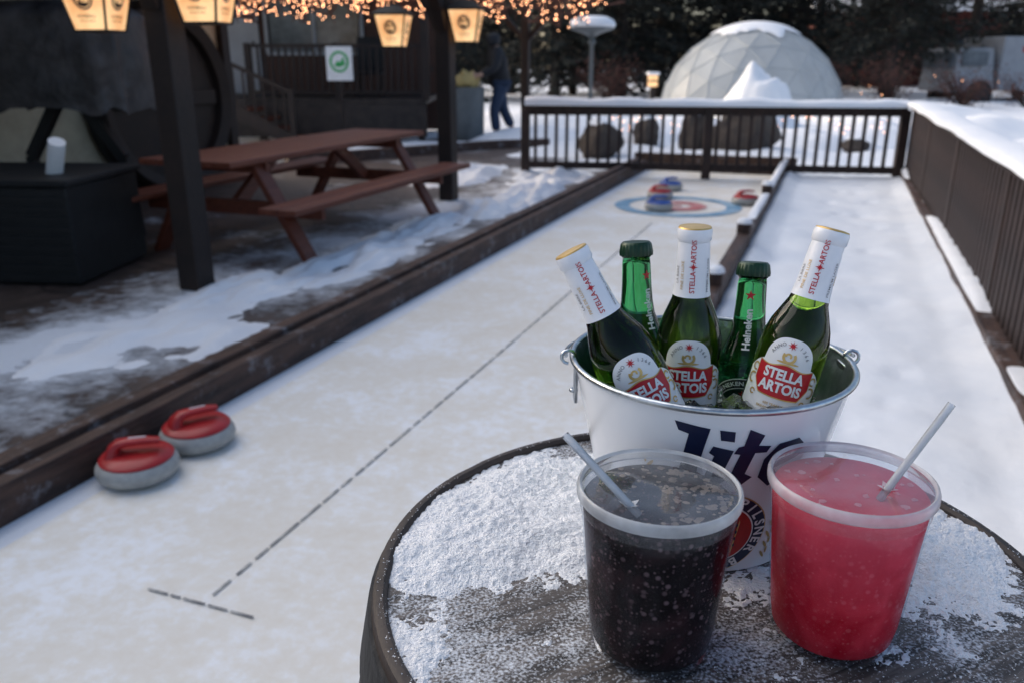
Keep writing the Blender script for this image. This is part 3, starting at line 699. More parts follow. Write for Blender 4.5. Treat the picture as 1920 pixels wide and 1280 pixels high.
def place_bottle(kind,top,base,roll,label):
    top=Vector((top[0],top[1],top[2]+CAMH)); base=Vector((base[0],base[1],base[2]+CAMH))
    z=(top-base).normalized(); base=top-z*.2254
    tocam=(Vector((0,0,CAMH))-base); tocam.z=0; tocam.normalize(); tocam=Matrix.Rotation(R(roll),3,'Z')@tocam
    y=-(tocam-z*tocam.dot(z)).normalized(); x=y.cross(z)
    e=empty('beer_bottle',base,0,label,'beer bottle','beer bottles in the pail')
    e.rotation_euler=Matrix((x,y,z)).transposed().to_euler()
    (bottleA_parts if kind=='A' else bottleB_parts)(e); return e
place_bottle('A',(.0475,.666,-.1465),(.150,.641,-.340),20,'green beer bottle with white foil neck leaning outward in the pail')
place_bottle('B',(.1157,.760,-.1585),(.126,.738,-.375),42,'green beer bottle with green cap standing at the pail back')
place_bottle('A',(.1565,.700,-.1325),(.1590,.698,-.356),2,'green beer bottle with white foil neck and red label standing upright')
place_bottle('B',(.2265,.7558,-.177),(.2185,.722,-.395),-2,'green beer bottle with star on neck and dark oval label')
place_bottle('A',(.268,.683,-.132),(.213,.659,-.344),-6,'green beer bottle with white foil neck leaning against pail rim')

# ---------------------------------------------------------------- cups
def cup(loc,liq,label,foam,straw0,straw1):
    e=empty('plastic_cup',(loc[0],loc[1],TZ+.0025),0,label,'takeaway cup','lidded plastic cups on the barrel')
    def cr(z): return .0440+.0098*z/.118
    mb=MB(); mb.lathe([(0,.002),(.038,.002),(.0415,0),(.0435,.003)]+[(cr(z)+.0006,z) for z in (.008,.03,.06,.09,.1)]+[(cr(.110)+.0006,.110)],72,'cupwall'); 
    mb.lathe([(cr(.110)+.0006,.110),(cr(.110)+.0013,.1112),(cr(.117)+.0013,.117),(cr(.122)+.0010,.1220)],72,'cuplip'); mb.obj('cup_wall',e)
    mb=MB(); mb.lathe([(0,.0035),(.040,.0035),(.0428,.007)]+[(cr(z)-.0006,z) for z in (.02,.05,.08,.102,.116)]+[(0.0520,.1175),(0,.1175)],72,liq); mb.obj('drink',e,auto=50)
    mb=MB(); mb.lathe([(.0550,.1207),(.0566,.1207),(.0573,.1220),(.0573,.1262),(.0565,.1286),(.0552,.1294),(.0541,.1286),(.0536,.1270)],96,'lidrim'); mb.obj('lid_rim',e)
    mb=MB(); mb.lathe([(.0538,.1268),(.0515,.1262),(.0500,.1268),(.030,.1264),(0,.1260)],72,'lidfilm'); mb.obj('lid_film',e)
    random.seed(int(loc[0]*1000)); mb=MB()
    for i in range(130 if foam=='foamtan' else 34):
        a=random.random()*6.283; r=.047*math.sqrt(random.random()); s=random.uniform(.0010,.0036)
        if foam=='foamtan': a=random.gauss(.3,1.1); r=.049*random.random()**.35
        c=Vector((r*math.cos(a),r*math.sin(a),.1177)); k=random.randint(5,8)
        vs=[c+Vector((s*random.uniform(.5,1.2)*math.cos(6.283*q/k),s*random.uniform(.5,1.2)*math.sin(6.283*q/k),0)) for q in range(k)]+[c+Vector((0,0,s*.35))]
        mb.add(vs,[(q,(q+1)%k,k) for q in range(k)],foam)
    o=mb.obj('floating_ice',e); o['kind']='stuff'
    sx,sy=straw0[0]-loc[0],straw0[1]-loc[1]
    mb=MB()
    for k in range(5):
        a=k*1.257+.4; p=Vector((sx,sy,.1268)); q0=Vector((math.cos(a),math.sin(a),0)); q1=Vector((-math.sin(a),math.cos(a),0))
        mb.add([p+q1*.0028+q0*.003,p-q1*.0028+q0*.003,p+q0*.0075+Vector((0,0,.0018))],[(0,1,2)],'straw')
    mb.obj('straw_slit',e,False)
    a=Vector(straw0)-e.location; b=Vector(straw1)-e.location; d=(b-a).normalized(); a2=a-d*.010
    mb=MB(); mb.tube([a2,a,(a+b)/2,b],.0027,16,'straw',caps=False); mb.tube([b,a2],.0023,12,'straw',caps=False); mb.obj('straw',e)
    return e
M['foamtan']=mat('tan_foam',(.36,.27,.20),(.16,.12,.10),60,.5)
M['foampink']=mat('pink_ice',(.78,.34,.38),(.66,.16,.20),60,.3)
cup((.1024,.512),'cola','clear lidded cup of dark cola with ice and a straw','foamtan',(.0783,.488,CAMH-.280),(.0347,.490,CAMH-.230))
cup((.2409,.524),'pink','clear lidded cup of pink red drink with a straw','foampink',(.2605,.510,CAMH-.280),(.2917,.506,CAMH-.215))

# ---------------------------------------------------------------- fences
def fence(p0,p1,h0,h1,label,pitch,bw,rail_w,snow_w,snow_h,postn,offset=0):
    p0=Vector(p0);p1=Vector(p1);d=p1-p0;L=d.length;ang=math.atan2(d.y,d.x)
    e=empty('railing_fence',(p0.x,p0.y,0),ang,label,'fence')
    H=lambda x:h0+(h1-h0)*x/L
    mb=MB(); mb.beam((0,0,h0-.02),(L,0,h1-.02),rail_w,.045,'fence'); mb.obj('top_rail',e,False,.004)
    mb=MB(); mb.beam((0,offset,h0-.075),(L,offset,h1-.075),.035,.07,'fence'); mb.obj('sub_rail',e,False,.003)
    mb=MB(); mb.beam((0,offset,.14),(L,offset,.14),.04,.08,'fence'); mb.obj('bottom_rail',e,False,.003)
    for k in range(postn+1):
        x=L*k/postn; mb=MB(); mb.box((x,0,H(x)/2-.03),(.10,.10,H(x)-.02),'fence'); mb.obj('post',e,False,.004)
    mb=MB(); hh=min(h0,h1)-.12; mb.box((0,0,hh/2),(bw,.025,hh),'fence'); b0=mb.obj('baluster',e,False,loc=(pitch,offset-.03,.10))
    x=2*pitch
    while x<L-pitch/2:
        b=b0.copy(); col.objects.link(b); b.location=(x,offset-.03,.10); b.scale=(1,1,(H(x)-.15)/hh); x+=pitch
    snowstrip('snow_cap',e,[(0,0),(L,0)],snow_w,snow_h,(h0+h1)/2 if abs(h0-h1)>.001 else h0,seed=L)
    return e
fence((.163,10.23,0),(4.42,9.60,0),.83,.85,'dark brown railing fence with thick snow on its top rail',.125,.038,.14,.22,.085,2)
q0=LW(.90,.9); q1=LW(.85,10.47)
fence((q1.x,q1.y,0),(q0.x,q0.y,0),.87,.87,'long dark brown slatted railing with snow along its handrail',.112,.080,.17,.24,.05,5)

# ---------------------------------------------------------------- picnic table
e=empty('picnic_table',LW(-3.93,5.72),-A,'red stained wooden picnic table with attached benches on patio','picnic table')
mb=MB()
for k in range(5): mb.box((-.30+k*.15,0,.70),(.142,2.75,.04),'redwood')
mb.obj('tabletop',e,False,.006)
for sx in(-1,1):
    mb=MB()
    for k in range(2): mb.box((sx*(.62+k*.145-.0),0,.42),(.138,2.75,.04),'redwood')
    mb.obj('bench',e,False,.006)
for sy in(-1,1):
    y=sy*.98
    for sx in(-1,1):
        mb=MB(); mb.beam((sx*.26,y,.68),(sx*.66,y,0),.045,.13,'redwood',up=(0,1,0)); 
        mb.obj('leg',e,False,.005)
    mb=MB(); mb.box((0,y-sy*.046,.355),(1.50,.045,.10),'redwood'); mb.obj('cross_bearer',e,False,.005)
    mb=MB(); mb.box((0,y-sy*.046,.645),(.66,.045,.09),'redwood'); mb.obj('top_batten',e,False,.005)
    mb=MB(); mb.beam((0,y-sy*.09,.36),(0,y-sy*.55,.66),.05,.10,'redwood'); mb.obj('diagonal_brace',e,False,.005)

# ---------------------------------------------------------------- pergola posts, beams, lanterns
def pergola_post(l,s=-3.57,w=.15,label=''):
    e=empty('pergola_post',LW(s,l),-A,label,'timber post','pergola posts')
    mb=MB(); mb.box((0,0,1.3),(w,w,2.6),'post'); mb.obj('post_shaft',e,False,.008)
    for sx,sy in((0,1),(0,-1),(-1,0)):
        mb=MB(); pts=[]
        for k in range(7):
            t=k/6; pts.append((sx*(.05+.65*t**1.2),sy*(.05+.65*t**1.2),1.62+.75*t**.8))
        for p,q in zip(pts,pts[1:]): mb.beam(p,Vector(q)+(Vector(q)-Vector(p))*.08,.10,.10,'post')
        mb.obj('curved_brace',e,False)
    return e
P1=pergola_post(3.94,label='dark brown timber post with curved braces beside the picnic table')
P2=pergola_post(7.62,label='dark brown timber post with curved braces carrying two lanterns')
mb=MB(); e=empty('pergola_post',LW(-3.52,9.75),-A,'slim dark post with curved braces where the railing starts','timber post','pergola posts')
mb.box((0,0,1.3),(.09,.09,2.6),'post'); mb.obj('post_shaft',e,False,.006)
mb=MB(); 
for sgn in(-1,1): mb.beam((0,0,1.55),(sgn*.55,0,2.1),.06,.06,'post')
mb.obj('curved_brace',e,False)
e=empty('pergola_shade_roof',(0,0,0),-A,'dark timber pergola beams with an unseen deck added to shade the patio','pergola roof')
mb=MB(); mb.box((-3.57,5.2,2.48),(.16,13,.18),'post'); mb.obj('long_beam',e,False,.006)
mb=MB(); mb.box((-6.1,2.8,2.66),(1.8,11.0,.06),'darkwood'); mb.obj('shade_deck',e,False)  # solid deck out of view, added to block skylight and darken the patio side
for l in (0,1.3,2.6,3.94,5.2,6.4,7.5):
    mb=MB(); mb.box((-5.2,l,2.52),(3.3,.08,.16),'post'); mb.obj('rafter',e,False)

def lantern(loc,rz,label):
    e=empty('lantern',loc,rz,label,'lantern','amber lanterns on the pergola')
    h=.29; b,t=.095,.150
    P=lambda s,z:[Vector((x*s,y*s,z)) for x,y in((-1,-1),(1,-1),(1,1),(-1,1))]
    mb=MB(); mb.add(P(b-.004,0.004)+P(t-.004,h-.004),[(3,2,1,0),(0,1,5,4),(1,2,6,5),(2,3,7,6),(3,0,4,7)],'amber'); mb.obj('glass_panes',e,False)
    mb=MB(); lo,hi=P(b,0),P(t,h)
    for k in range(4):
        mb.beam(lo[k],hi[k],.012,.012,'black'); mb.beam(lo[k],lo[(k+1)%4],.012,.012,'black'); mb.beam(hi[k],hi[(k+1)%4],.02,.02,'black')
    mb.obj('frame',e,False)
    mb=MB(); mb.add(P(t+.02,h+.006)+P(.05,h+.085),[(3,2,1,0),(0,1,5,4),(1,2,6,5),(2,3,7,6),(3,0,4,7),(4,5,6,7)],'black'); mb.tube([(0,0,h+.08),(0,0,h+.30)],.012,8,'black'); mb.obj('roof_cap',e,False)
    tilt=(t-b)/h
    for k in range(4):
        mb=MB()
        rot=Matrix.Rotation(k*math.pi/2,3,'Z')
        def fn(o,rot=rot): return lambda x,y:rot@Vector((x,-(b+tilt*(y+.16)+o),.16+y))
        addmap(mb,poly2(ell(0,.012,.062,.066,28),.1),fn(.002),'navy')
        addmap(mb,poly2(ell(0,.012,.052,.056,28),.1),fn(.0035),'amber')
        addmap(mb,poly2(ell(0,.012,.048,.052,28),.1),fn(.005),'darkwood')
        addmap(mb,text2('HB',.056,.03),lambda x,y,f=fn(.007):f(x,y+.002),'amber')
        addmap(mb,poly2([(-.02,.036),(.02,.036),(.024,.053),(.010,.045),(0,.055),(-.010,.045),(-.024,.053)],.1),fn(.007),'amber')
        addmap(mb,text2('HOFBRAU',.024,.01),lambda x,y,f=fn(.003):f(x,y-.086),'edging'); addmap(mb,text2('MUNCHEN',.018,.0),lambda x,y,f=fn(.003):f(x,y-.110),'edging')
        mb.obj('crest_emblem',e,False)
    return e
LZ=[(-2.33,5.0,1.49),(-1.70,4.95,1.53),(-1.13,8.45,1.46),(-.43,8.35,1.50)]
for x,y,z in LZ: lantern((x,y,z),R(-8),'glowing amber lantern with round crest hanging from pergola arm')
for (x0,x1,y,z,P) in ((-2.33,-1.70,4.975,2.08,P1),(-1.13,-.43,8.40,2.05,P2)):
    mb=MB(); inv=(Matrix.Translation(P.location)@Matrix.Rotation(-A,4,'Z')).inverted()
    mb.tube([inv@Vector(q) for q in [(x0,y,z-.03),(x0,y,z),(x1,y,z),(x1,y,z-.03)]],.014,8,'black')
    mb.obj('iron_arm',P)

mb=MB(); mw=MB(); random.seed(21)
for i in range(280):
    x=random.uniform(-3.5,1.0); y=random.uniform(9.0,10.4)
    L=random.uniform(.14,.40)*(1 if x<-1.6 else .85+.4*abs(math.sin(x*3))); z=2.12
    pts=[(x+random.gauss(0,.02),y,z-L*k/4+random.gauss(0,.01)) for k in range(5)]
    mw.tube(pts,.006,4,'twig')
    for k in range(4):
        p=Vector((x+random.gauss(0,.03),y,z-L*random.random()))
        mb.lathe([(0,-.007),(.006,0),(0,.007)],5,'bulb',p)
for i in range(150):
    x=random.uniform(-3.5,1.0); y=random.uniform(9.0,10.4); z=random.uniform(1.93,2.2); p=[Vector((x,y,z))]
    for k in range(6): p.append(p[-1]+Vector((random.gauss(.05,.09),random.gauss(0,.06),random.gauss(0,.04))))
    mw.tube(p,.009,4,'twig')
e=empty('string_lights',(0,0,0),0,'tangle of warm icicle string lights hanging from the pergola edge','string lights')
o=mb.obj('light_bulbs',e); o['kind']='stuff'; o=mw.obj('tangled_wires',e); o['kind']='stuff'
mb=MB(); mb.box((-1.2,9.7,2.22),(4.8,.12,.14),'post'); mb.box((-1.2,9.2,2.22),(4.8,.10,.12),'post'); tag(mb.obj('trellis_beam',smooth=False),'dark timber beams holding the string lights','beam')

# ---------------------------------------------------------------- cream building with giant cask end
e=empty('cream_building',(0,0,0),-A,'cream stucco building beside the patio under the pergola','building')
mb=MB(); mb.box((-6.95,2.1,1.6),(.3,12.6,3.2),'cream'); mb.obj('wall',e,False)
mb=MB(); mb.box((-6.79,2.1,.10),(.04,12.6,.16),'darkwood'); mb.obj('plinth',e,False)
mb=MB(); mb.box((-6.78,8.36,1.6),(.12,.12,3.2),'post'); mb.obj('corner_post',e,False)
e=empty('giant_cask_end',LW(-6.77,7.2,.95),0,'huge dark wooden cask end mounted on the cream wall','cask')
e.rotation_euler=(R(90),0,R(90)-A)
mb=MB(); mb.lathe([(0,.12),(.78,.12),(.80,.20),(.92,.24),(.96,.18),(.96,0)],64,'post'); mb.obj('cask_head',e)
mb=MB(); mb.lathe([(.965,.02),(.975,.03),(.975,.10),(.965,.11)],64,'black'); mb.obj('hoop',e)
mb=MB(); mb.box((0,0,.145),(1.5,.16,.05),'post'); mb.obj('cross_bar',e,False,.01)
e=empty('wicker_storage_box',(-3.22,5.45,0),R(-4),'black wicker storage box on the snowy patio','storage box')
mb=MB(); mb.box((0,0,.31),(1.15,.85,.60),'black'); mb.obj('box_body',e,False,.015)
mb=MB(); mb.box((0,0,.635),(1.2,.9,.045),'black'); mb.obj('lid',e,False,.012)
mb=MB()
for k in range(9): mb.box((0,-.43,.06+k*.06),(1.14,.012,.03),'black')
mb.obj('woven_bands',e,False)
mb=MB(); mb.lathe([(.0001,0),(.05,0),(.05,.24),(0,.24)],20,'paper'); o=mb.obj('paper_roll',loc=(-2.90,5.3,.655)); o.rotation_euler=(R(20),R(25),0); tag(o,'white paper roll leaning on the black storage box','paper roll')
e=empty('covered_barbecue',(-3.40,6.6,0),R(-6),'barbecue on a stand wrapped in a wrinkled grey cover','barbecue')
mb=MB(); vs=[];fs=[];K=64;J=22
for j in range(J+1):
    t=j/J
    for k in range(K):
        a=2*math.pi*k/K; cx,cy=math.cos(a),math.sin(a); sq=lambda v:math.copysign(abs(v)**.45,v)
        f=1+.05*(1-t)*math.sin(a*11+t*2)+.05*nz(a*3,t*4)+.02*nz(a*9,t*9)
        if t<.72: rx,ry,z=.60*f,.36*f,.98+t*.90+.03*(1-t)*math.sin(a*7)
        else: q=(t-.72)/.28; rx,ry,z=.60*math.sqrt(max(0,1-q*q))*f,.36*math.sqrt(max(0,1-q*q))*f,1.63+.14*q
        vs.append((rx*sq(cx),ry*sq(cy),z))
for j in range(J):
    for k in range(K): k2=(k+1)%K; fs.append((j*K+k,j*K+k2,(j+1)*K+k2,(j+1)*K+k))
mb.add(vs,fs,'tarp'); mb.obj('cover',e,auto=70)
for sx in(-1,1):
    mb=MB(); mb.beam((sx*.12,0,1.0),(sx*.38,0,.62),.08,.08,'black'); mb.beam((sx*.38,0,.62),(sx*.42,0,0),.07,.07,'black'); mb.obj('leg',e,False)

# ---------------------------------------------------------------- brown house with porch
e=empty('brown_house',(-5,15,0),0,'brown sided house with raised wooden porch, stairs and window','house')
mb=MB(); mb.box((-.9,2.6,2.2),(9.4,.3,4.4),'siding'); mb.obj('wall',e,False)
mb=MB(); mb.box((-.5,.9,3.3),(8.6,4.0,.14),'darkwood'); mb.obj('porch_roof',e,False)
o=MB(); o.box((1.1,2.42,1.98),(1.75,.06,.95),'glasswin'); win=o.obj('window',e,False)
mb=MB()
for a in((1.1,2.50),(1.1,1.47)): mb.box((a[0],2.38,a[1]),(1.9,.08,.07),'house_white')
for x in(.16,1.1,2.04): mb.box((x,2.38,1.98),(.06,.081,1.0),'house_white')
mb.obj('frame',win,False)
mb=MB(); mb.box((-.45,2.42,1.75),(.9,.06,2.1),'house_white'); d=mb.obj('door',e,False,.01)
mb=MB(); mb.box((-.12,2.37,1.65),(.03,.06,.10),'black'); mb.obj('handle',d,False)
mb=MB(); mb.box((1.3,1.2,.66),(4.4,2.4,.10),'darkwood'); mb.box((1.3,.0,.34),(4.4,.06,.55),'darkwood')
for x in(-.8,.6,2.0,3.4): mb.box((x,.05,.32),(.12,.12,.64),'post')
porch=mb.obj('porch',e,False)
mb=MB()
a,b=.45,3.5
mb.box(((a+b)/2,.03,1.58),(b-a,.07,.06),'post'); mb.box(((a+b)/2,.03,.82),(b-a,.05,.05),'post')
x=a+.06
while x<b: mb.box((x,.03,1.2),(.035,.035,.74),'post'); x+=.12
for x in(a,(a+b)/2,b): mb.box((x,.03,1.15),(.09,.09,.95),'post')
mb.box((-.75,.03,1.58),(.9,.07,.06),'post')
x=-1.15
while x<-.3: mb.box((x,.03,1.2),(.035,.035,.74),'post'); x+=.12
mb.obj('railing',porch,False)
mb=MB()
for k in range(4): mb.box((.55+.25*k,-.5,.56-.16*k),(.30,.9,.05),'redwood'); 
mb.beam((.4,-.96,.6),(1.5,-.96,0),.05,.2,'post'); mb.beam((-.1,-.96,1.55),(1.4,-.96,.85),.06,.06,'post')
for k in range(9): mb.beam((.0+k*.16,-.96,.72-.075*k),(.0+k*.16,-.96,1.5-.075*k),.03,.03,'post')
mb.box((1.4,-.96,.45),(.09,.09,.9),'post'); mb.box((-.1,-.96,.8),(.09,.09,1.6),'post')
st=mb.obj('stairs',porch,False)
for x in(-.75,3.5):
    mb=MB(); mb.box((x,.03,2.0),(.13,.13,2.6),'post'); mb.obj('porch_post',e,False)
mb=MB(); mb.box((2.4,.9,1.12),(.5,.5,.05),'black'); mb.box((2.4,1.13,1.45),(.5,.05,.6),'black')
for x in(2.18,2.62):
    for y in(.68,1.12): mb.box((x,y,.9),(.04,.04,.42),'black')
o=mb.obj('porch_chair',smooth=False,loc=(-5,15,0)); tag(o,'dark chair standing on the wooden porch','chair')
s=empty('notice_board',(-2.86,14.45,1.02),0,'white square sign with green round emblem','sign')
mb=MB(); mb.box((0,0,.27),(.43,.03,.54),'white'); mb.obj('board',s,False,.004)
mb=MB(); f=lambda x,y:Vector((x,-.018,.27+y)); addmap(mb,poly2(ell(0,.03,.16,.17),.1),f,'grn'); addmap(mb,poly2(ell(0,.03,.12,.13),.1),lambda x,y:Vector((x,-.021,.27+y)),'white')
addmap(mb,poly2([(-.09,-.03),(-.02,.05),(.02,.02),(.07,.12),(.10,-.02),(0,-.06)],.1),lambda x,y:Vector((x,-.024,.27+y)),'grn'); mb.obj('emblem',s,False)
mb=MB(); mb.box((0,.02,-.5),(.04,.04,1.0),'post'); mb.obj('stand_post',s,False)
mb=MB(); e=empty('timber_planter_edge',(0,0,0),0,'low timber edge of a second lane filled with snow','timber edging')
mb.beam((-3.0,11.2,.05),(-.2,13.6,.03),.12,.20,'edging'); mb.beam((-.2,13.6,.03),(.6,13.9,.03),.12,.20,'edging'); mb.obj('board',e,False,.01)
mb=MB(); vs=[];fs=[]
for j in range(25):
    for i in range(25):
        x=i/24;y=j/24; p=Vector((-3.1,11.4,.07)).lerp(Vector((-.2,13.8,.03)),x)+Vector((-.9,1.0,0))*y; p.z+=.03*nz(p.x*2,p.y*2); vs.append(p)
for j in range(24):
    for i in range(24): a=j*25+i; fs.append((a,a+1,a+26,a+25))
mb.add(vs,fs,'snow'); mb.obj('snow_fill',e,auto=80)

def pile(cx,cy,rx,ry,h,rz,seed,rough=.45):
    mb=MB(); n=44; vs=[];fs=[]; k0=1.25
    for j in range(n+1):
        for i in range(n+1):
            u=(i/n*2-1)*k0; v=(j/n*2-1)*k0; d=u*u+v*v; x,y=u*rx,v*ry
            f=noise.fractal(Vector((u*2.2+seed,v*2.2,seed)),.9 if rough>.3 else 1.6,2.1,5)
            z=h*((1-d)*.75+rough*f*(1.2-.4*min(1,d)))-.01
            vs.append((x,y,max(-.03,z)))
    for j in range(n):
        for i in range(n):
            q=(j*(n+1)+i,j*(n+1)+i+1,(j+1)*(n+1)+i+1,(j+1)*(n+1)+i)
            if all(vs[k][2]<=-.0299 for k in q): continue
            fs.append(q)
    mb.add(vs,fs,'snow'); o=mb.obj('snow_pile',loc=(cx,cy,0),rot=(0,0,rz),auto=80); tag(o,'low soft pile of snow on the ground',kind='stuff')
for i,(s,l,rs,rl,h) in enumerate([(-2.85,8.2,.40,.8,.12),(-2.95,7.2,.40,.5,.11),(-3.1,9.6,.5,.9,.10),(-3.25,4.0,.30,.6,.06),(-3.05,5.0,.34,.8,.08),(-3.15,6.2,.30,.8,.08),(-4.2,9.3,.5,1.0,.12),(-3.1,3.1,.45,.7,.045)]):
    p=LW(s,l); pile(p.x,p.y,rs,rl,h,-A,i*3.1,.7)
for (x,y,a,b,h) in [(5.0,17.5,.95,.8,1.35),(2.0,14.5,1.2,.9,.35),(4.6,13.2,1.3,.8,.35),(6.0,14.5,1.5,1,.4),(.6,15.0,1.4,.9,.3),(3.2,16.5,1.8,1.0,.4),(8.5,16,2,1.4,.4),(1.0,19,2.2,1.2,.5),(9.5,20,2.5,1.5,.45)]:
    pile(x,y,a,b,h*1.2,0,x,.15)

def boulder(x,y,rx,ry,h,seed,label):
    e=empty('boulder',(x,y,0),0,label,'boulder','boulders behind the railing')
    bm=bmesh.new(); bmesh.ops.create_icosphere(bm,subdivisions=4,radius=1)
    top=set()
    for v in bm.verts:
        d=v.co.normalized(); f=1+.30*noise.noise(d*1.3+Vector((seed,0,0)))+.10*noise.noise(d*4+Vector((seed,3,0)))
        if d.z>.72: top.add(v)
        v.co=Vector((d.x*rx*f,d.y*ry*f,max(-.1,h*.45+d.z*h*.58*f)))
    mb=MB(); bm.verts.index_update()
    mb.add([v.co for v in bm.verts],[[q.index for q in f.verts] for f in bm.faces],'rock'); mb.obj('rock_body',e,auto=35)
    fs=[f for f in bm.faces if all(v in top for v in f.verts)]; tl=sorted(top,key=lambda v:v.index); mp={v.index:i for i,v in enumerate(tl)}
    mb=MB(); mb.add([v.co+Vector((0,0,.03)) for v in tl],[[mp[q.index] for q in f.verts] for f in fs],'snow'); mb.obj('snow_cap',e,auto=80); bm.free()
boulder(3.35,12.3,.45,.35,.78,2.1,'brown rounded boulder with snow on top')
boulder(2.72,12.7,.22,.2,.62,5.3,'dark upright boulder in the snow')
boulder(1.28,12.3,.30,.25,.50,8.7,'dark boulder half buried in snow')
boulder(2.15,13.6,.2,.2,.5,11.2,'small brown boulder beside snow mound')
boulder(5.1,12.6,.22,.2,.24,14.2,'low dark rock poking out of the snow')

# ---------------------------------------------------------------- geodesic dome
DR=2.62; DX,DY,DZ=6.9,25,-.28
e=empty('geodesic_dome',(DX,DY,0),0,'translucent white geodesic dome tent with snow on its crown','dome tent')
bm=bmesh.new(); bmesh.ops.create_icosphere(bm,subdivisions=3,radius=DR)
bmesh.ops.rotate(bm,verts=bm.verts,matrix=Matrix.Rotation(.35,3,'Z')@Matrix.Rotation(.25,3,'X'))
mb=MB(); bm.verts.index_update(); vs=[v.co+Vector((0,0,DZ)) for v in bm.verts]
keep=[f for f in bm.faces if f.calc_center_median().z>.1]
mb.add(vs,[[q.index for q in f.verts] for f in keep],'dome'); mb.obj('vinyl_skin',e,smooth=False)
mb=MB(); es=set(); 
for f in keep:
    for x in f.edges: es.add(x)
for x in es:
    a,b=[v.co*.994+Vector((0,0,DZ)) for v in x.verts]; mb.tube([a,b],.022,5,'seam',caps=False)
    a,b=[v.co*1.003+Vector((0,0,DZ)) for v in x.verts]; mb.tube([a,b],.009,4,'seam',caps=False)
mb.obj('frame_struts',e)
bm.free()
mb=MB()
vs=[];fs=[];K=72;J=16
for j in range(J+1):
    t=j/J
    for k in range(K):
        a=2*math.pi*k/K; th=t*(.46+.16*nz(math.cos(a)*2,math.sin(a)*2,7)+.07*nz(math.cos(a)*7,math.sin(a)*7,7)); r=DR+.015+.05*math.sqrt(max(0,1-t**4))
        vs.append((r*math.sin(th)*math.cos(a),r*math.sin(th)*math.sin(a),r*math.cos(th)+DZ))
for j in range(J):
    for k in range(K): k2=(k+1)%K; fs.append((j*K+k,j*K+k2,(j+1)*K+k2,(j+1)*K+k))
mb.add(vs,fs,'snow'); mb.obj('snow_cap',e,auto=80)

e=empty('street_lamp',(1.18,13,0),0,'grey lamp post with wide mushroom shade capped in snow','lamp post')
mb=MB(); mb.lathe([(.05,0),(.035,.1),(.028,1.55),(.06,1.60),(.03,1.66)],16,'lampwhite'); mb.obj('pole',e)
mb=MB(); mb.lathe([(.03,1.66),(.14,1.72),(.31,1.77),(.33,1.80),(0,1.82)],32,'lampwhite'); mb.obj('lamp_shade',e)
mb=MB(); mb.lathe([(.335,1.80),(.345,1.84),(.31,1.90),(.2,1.95),(0,1.965)],32,'snow'); mb.obj('snow_cap',e)
e=empty('lantern_post',(3.25,20,0),0,'small lit amber lantern on a post in the snow','lantern')
mb=MB(); mb.box((0,0,.35),(.1,.1,.8),'post'); mb.obj('post_shaft',e,False)
mb=MB(); mb.box((0,0,.90),(.20,.20,.26),'amber'); mb.box((0,0,.90),(.24,.24,.03),'post'); mb.obj('lantern_glass',e,False,.01)
mb=MB(); mb.box((0,0,1.06),(.28,.28,.07),'snow'); mb.obj('snow_cap',e,False,.03)

# ---------------------------------------------------------------- trees
def conifer(seed,H,Rr,z0,dens=1.0,m='needle'):
    random.seed(seed)
    t=MB(); t.tube([(0,0,-.2),(.03,0,H*.3),(0,.04,H*.65),(0,0,H)],[.20,.15,.09,.01],10,'bark')
    c=MB(); z=z0
    while z<H-.2:
        k=(z-z0)/(H-z0); nb=int(8*dens*(1-.4*k))+2
        for b in range(nb):
            a=random.random()*6.283; L=Rr*(1-k)**.75*random.uniform(.55,1.15)+.15; zz=z+random.uniform(-.15,.15)
            d=Vector((math.cos(a),math.sin(a),0)); droop=random.uniform(.12,.4)
            pts=[d*(L*q)+Vector((0,0,zz+.1*L*q-droop*L*q*q)) for q in (0,.35,.7,1)]
            if zz<5: t.tube(pts,[.03,.022,.014,.005],4,'bark',caps=False)
            n=int(L*15*dens) if zz<5.5 else int(L*5)
            for i in range(n):
                q=random.uniform(.15,1)**.8; p=d*(L*q)+Vector((0,0,zz+.1*L*q-droop*L*q*q)); side=Vector((-d.y,d.x,0))
                p=p+side*random.gauss(0,.16*L*(1.05-q)+.05)+Vector((0,0,random.gauss(-.05,.06)))
                s=random.uniform(.07,.17)*(1 if zz<5.5 else 2); u=(d*random.uniform(.3,1)+side*random.gauss(0,.7)+Vector((0,0,random.gauss(-.35,.3)))).normalized()
                w=u.cross(Vector((random.gauss(0,1),random.gauss(0,1),random.gauss(0,1)))).normalized()
                c.add([p-w*s*.35,p+u*s*1.3,p+w*s*.35,p-u*s*.5],[(0,1,2),(0,2,3)],m if random.random()<.8 else 'needle2')
        z+=random.uniform(.16,.3)*(1 if z<5 else 2)
    return t,c
def make_tree(loc,spec,label,cat='tree'):
    e=empty('pine_tree',loc,random.random()*6,label,cat,'evergreen trees behind the yard')
    t,c=conifer(*spec); t.obj('trunk',e); c.obj('crown',e,False); return e
tA=make_tree((1.5,30,0),(1,9,2.6,.7,1.0),'dark dense evergreen tree with low sweeping branches')
tB=make_tree((12.6,29,0),(2,10,2.3,1.6,.9),'tall dark evergreen tree with bare lower trunk')
tC=make_tree((18.2,31,0),(3,9,2.8,1.9,.55),'open evergreen tree letting pale sky show through')
random.seed(5)
for x,y,t in [(-1.5,33,tA),(3.9,31,tA),(5.8,34,tB),(8.3,33,tA),(10.6,34,tA),(0,38,tB),(2.6,37,tA),(14.6,34,tB),(7,38,tA),(9.6,39,tB),(12.3,38,tA),(16.2,37,tB),(21,36,tC),(4.6,40,tA),(-4,36,tA),(-7,34,tA),(16.0,30.5,tC),(23.5,40,tB),(15,43,tA),(19.5,44,tA),(-2,42,tA),(22,31,tC)]:
    n=copy_thing(t,(x,y,0),random.random()*6); k=random.uniform(.85,1.15); n.scale=(k,k,k)
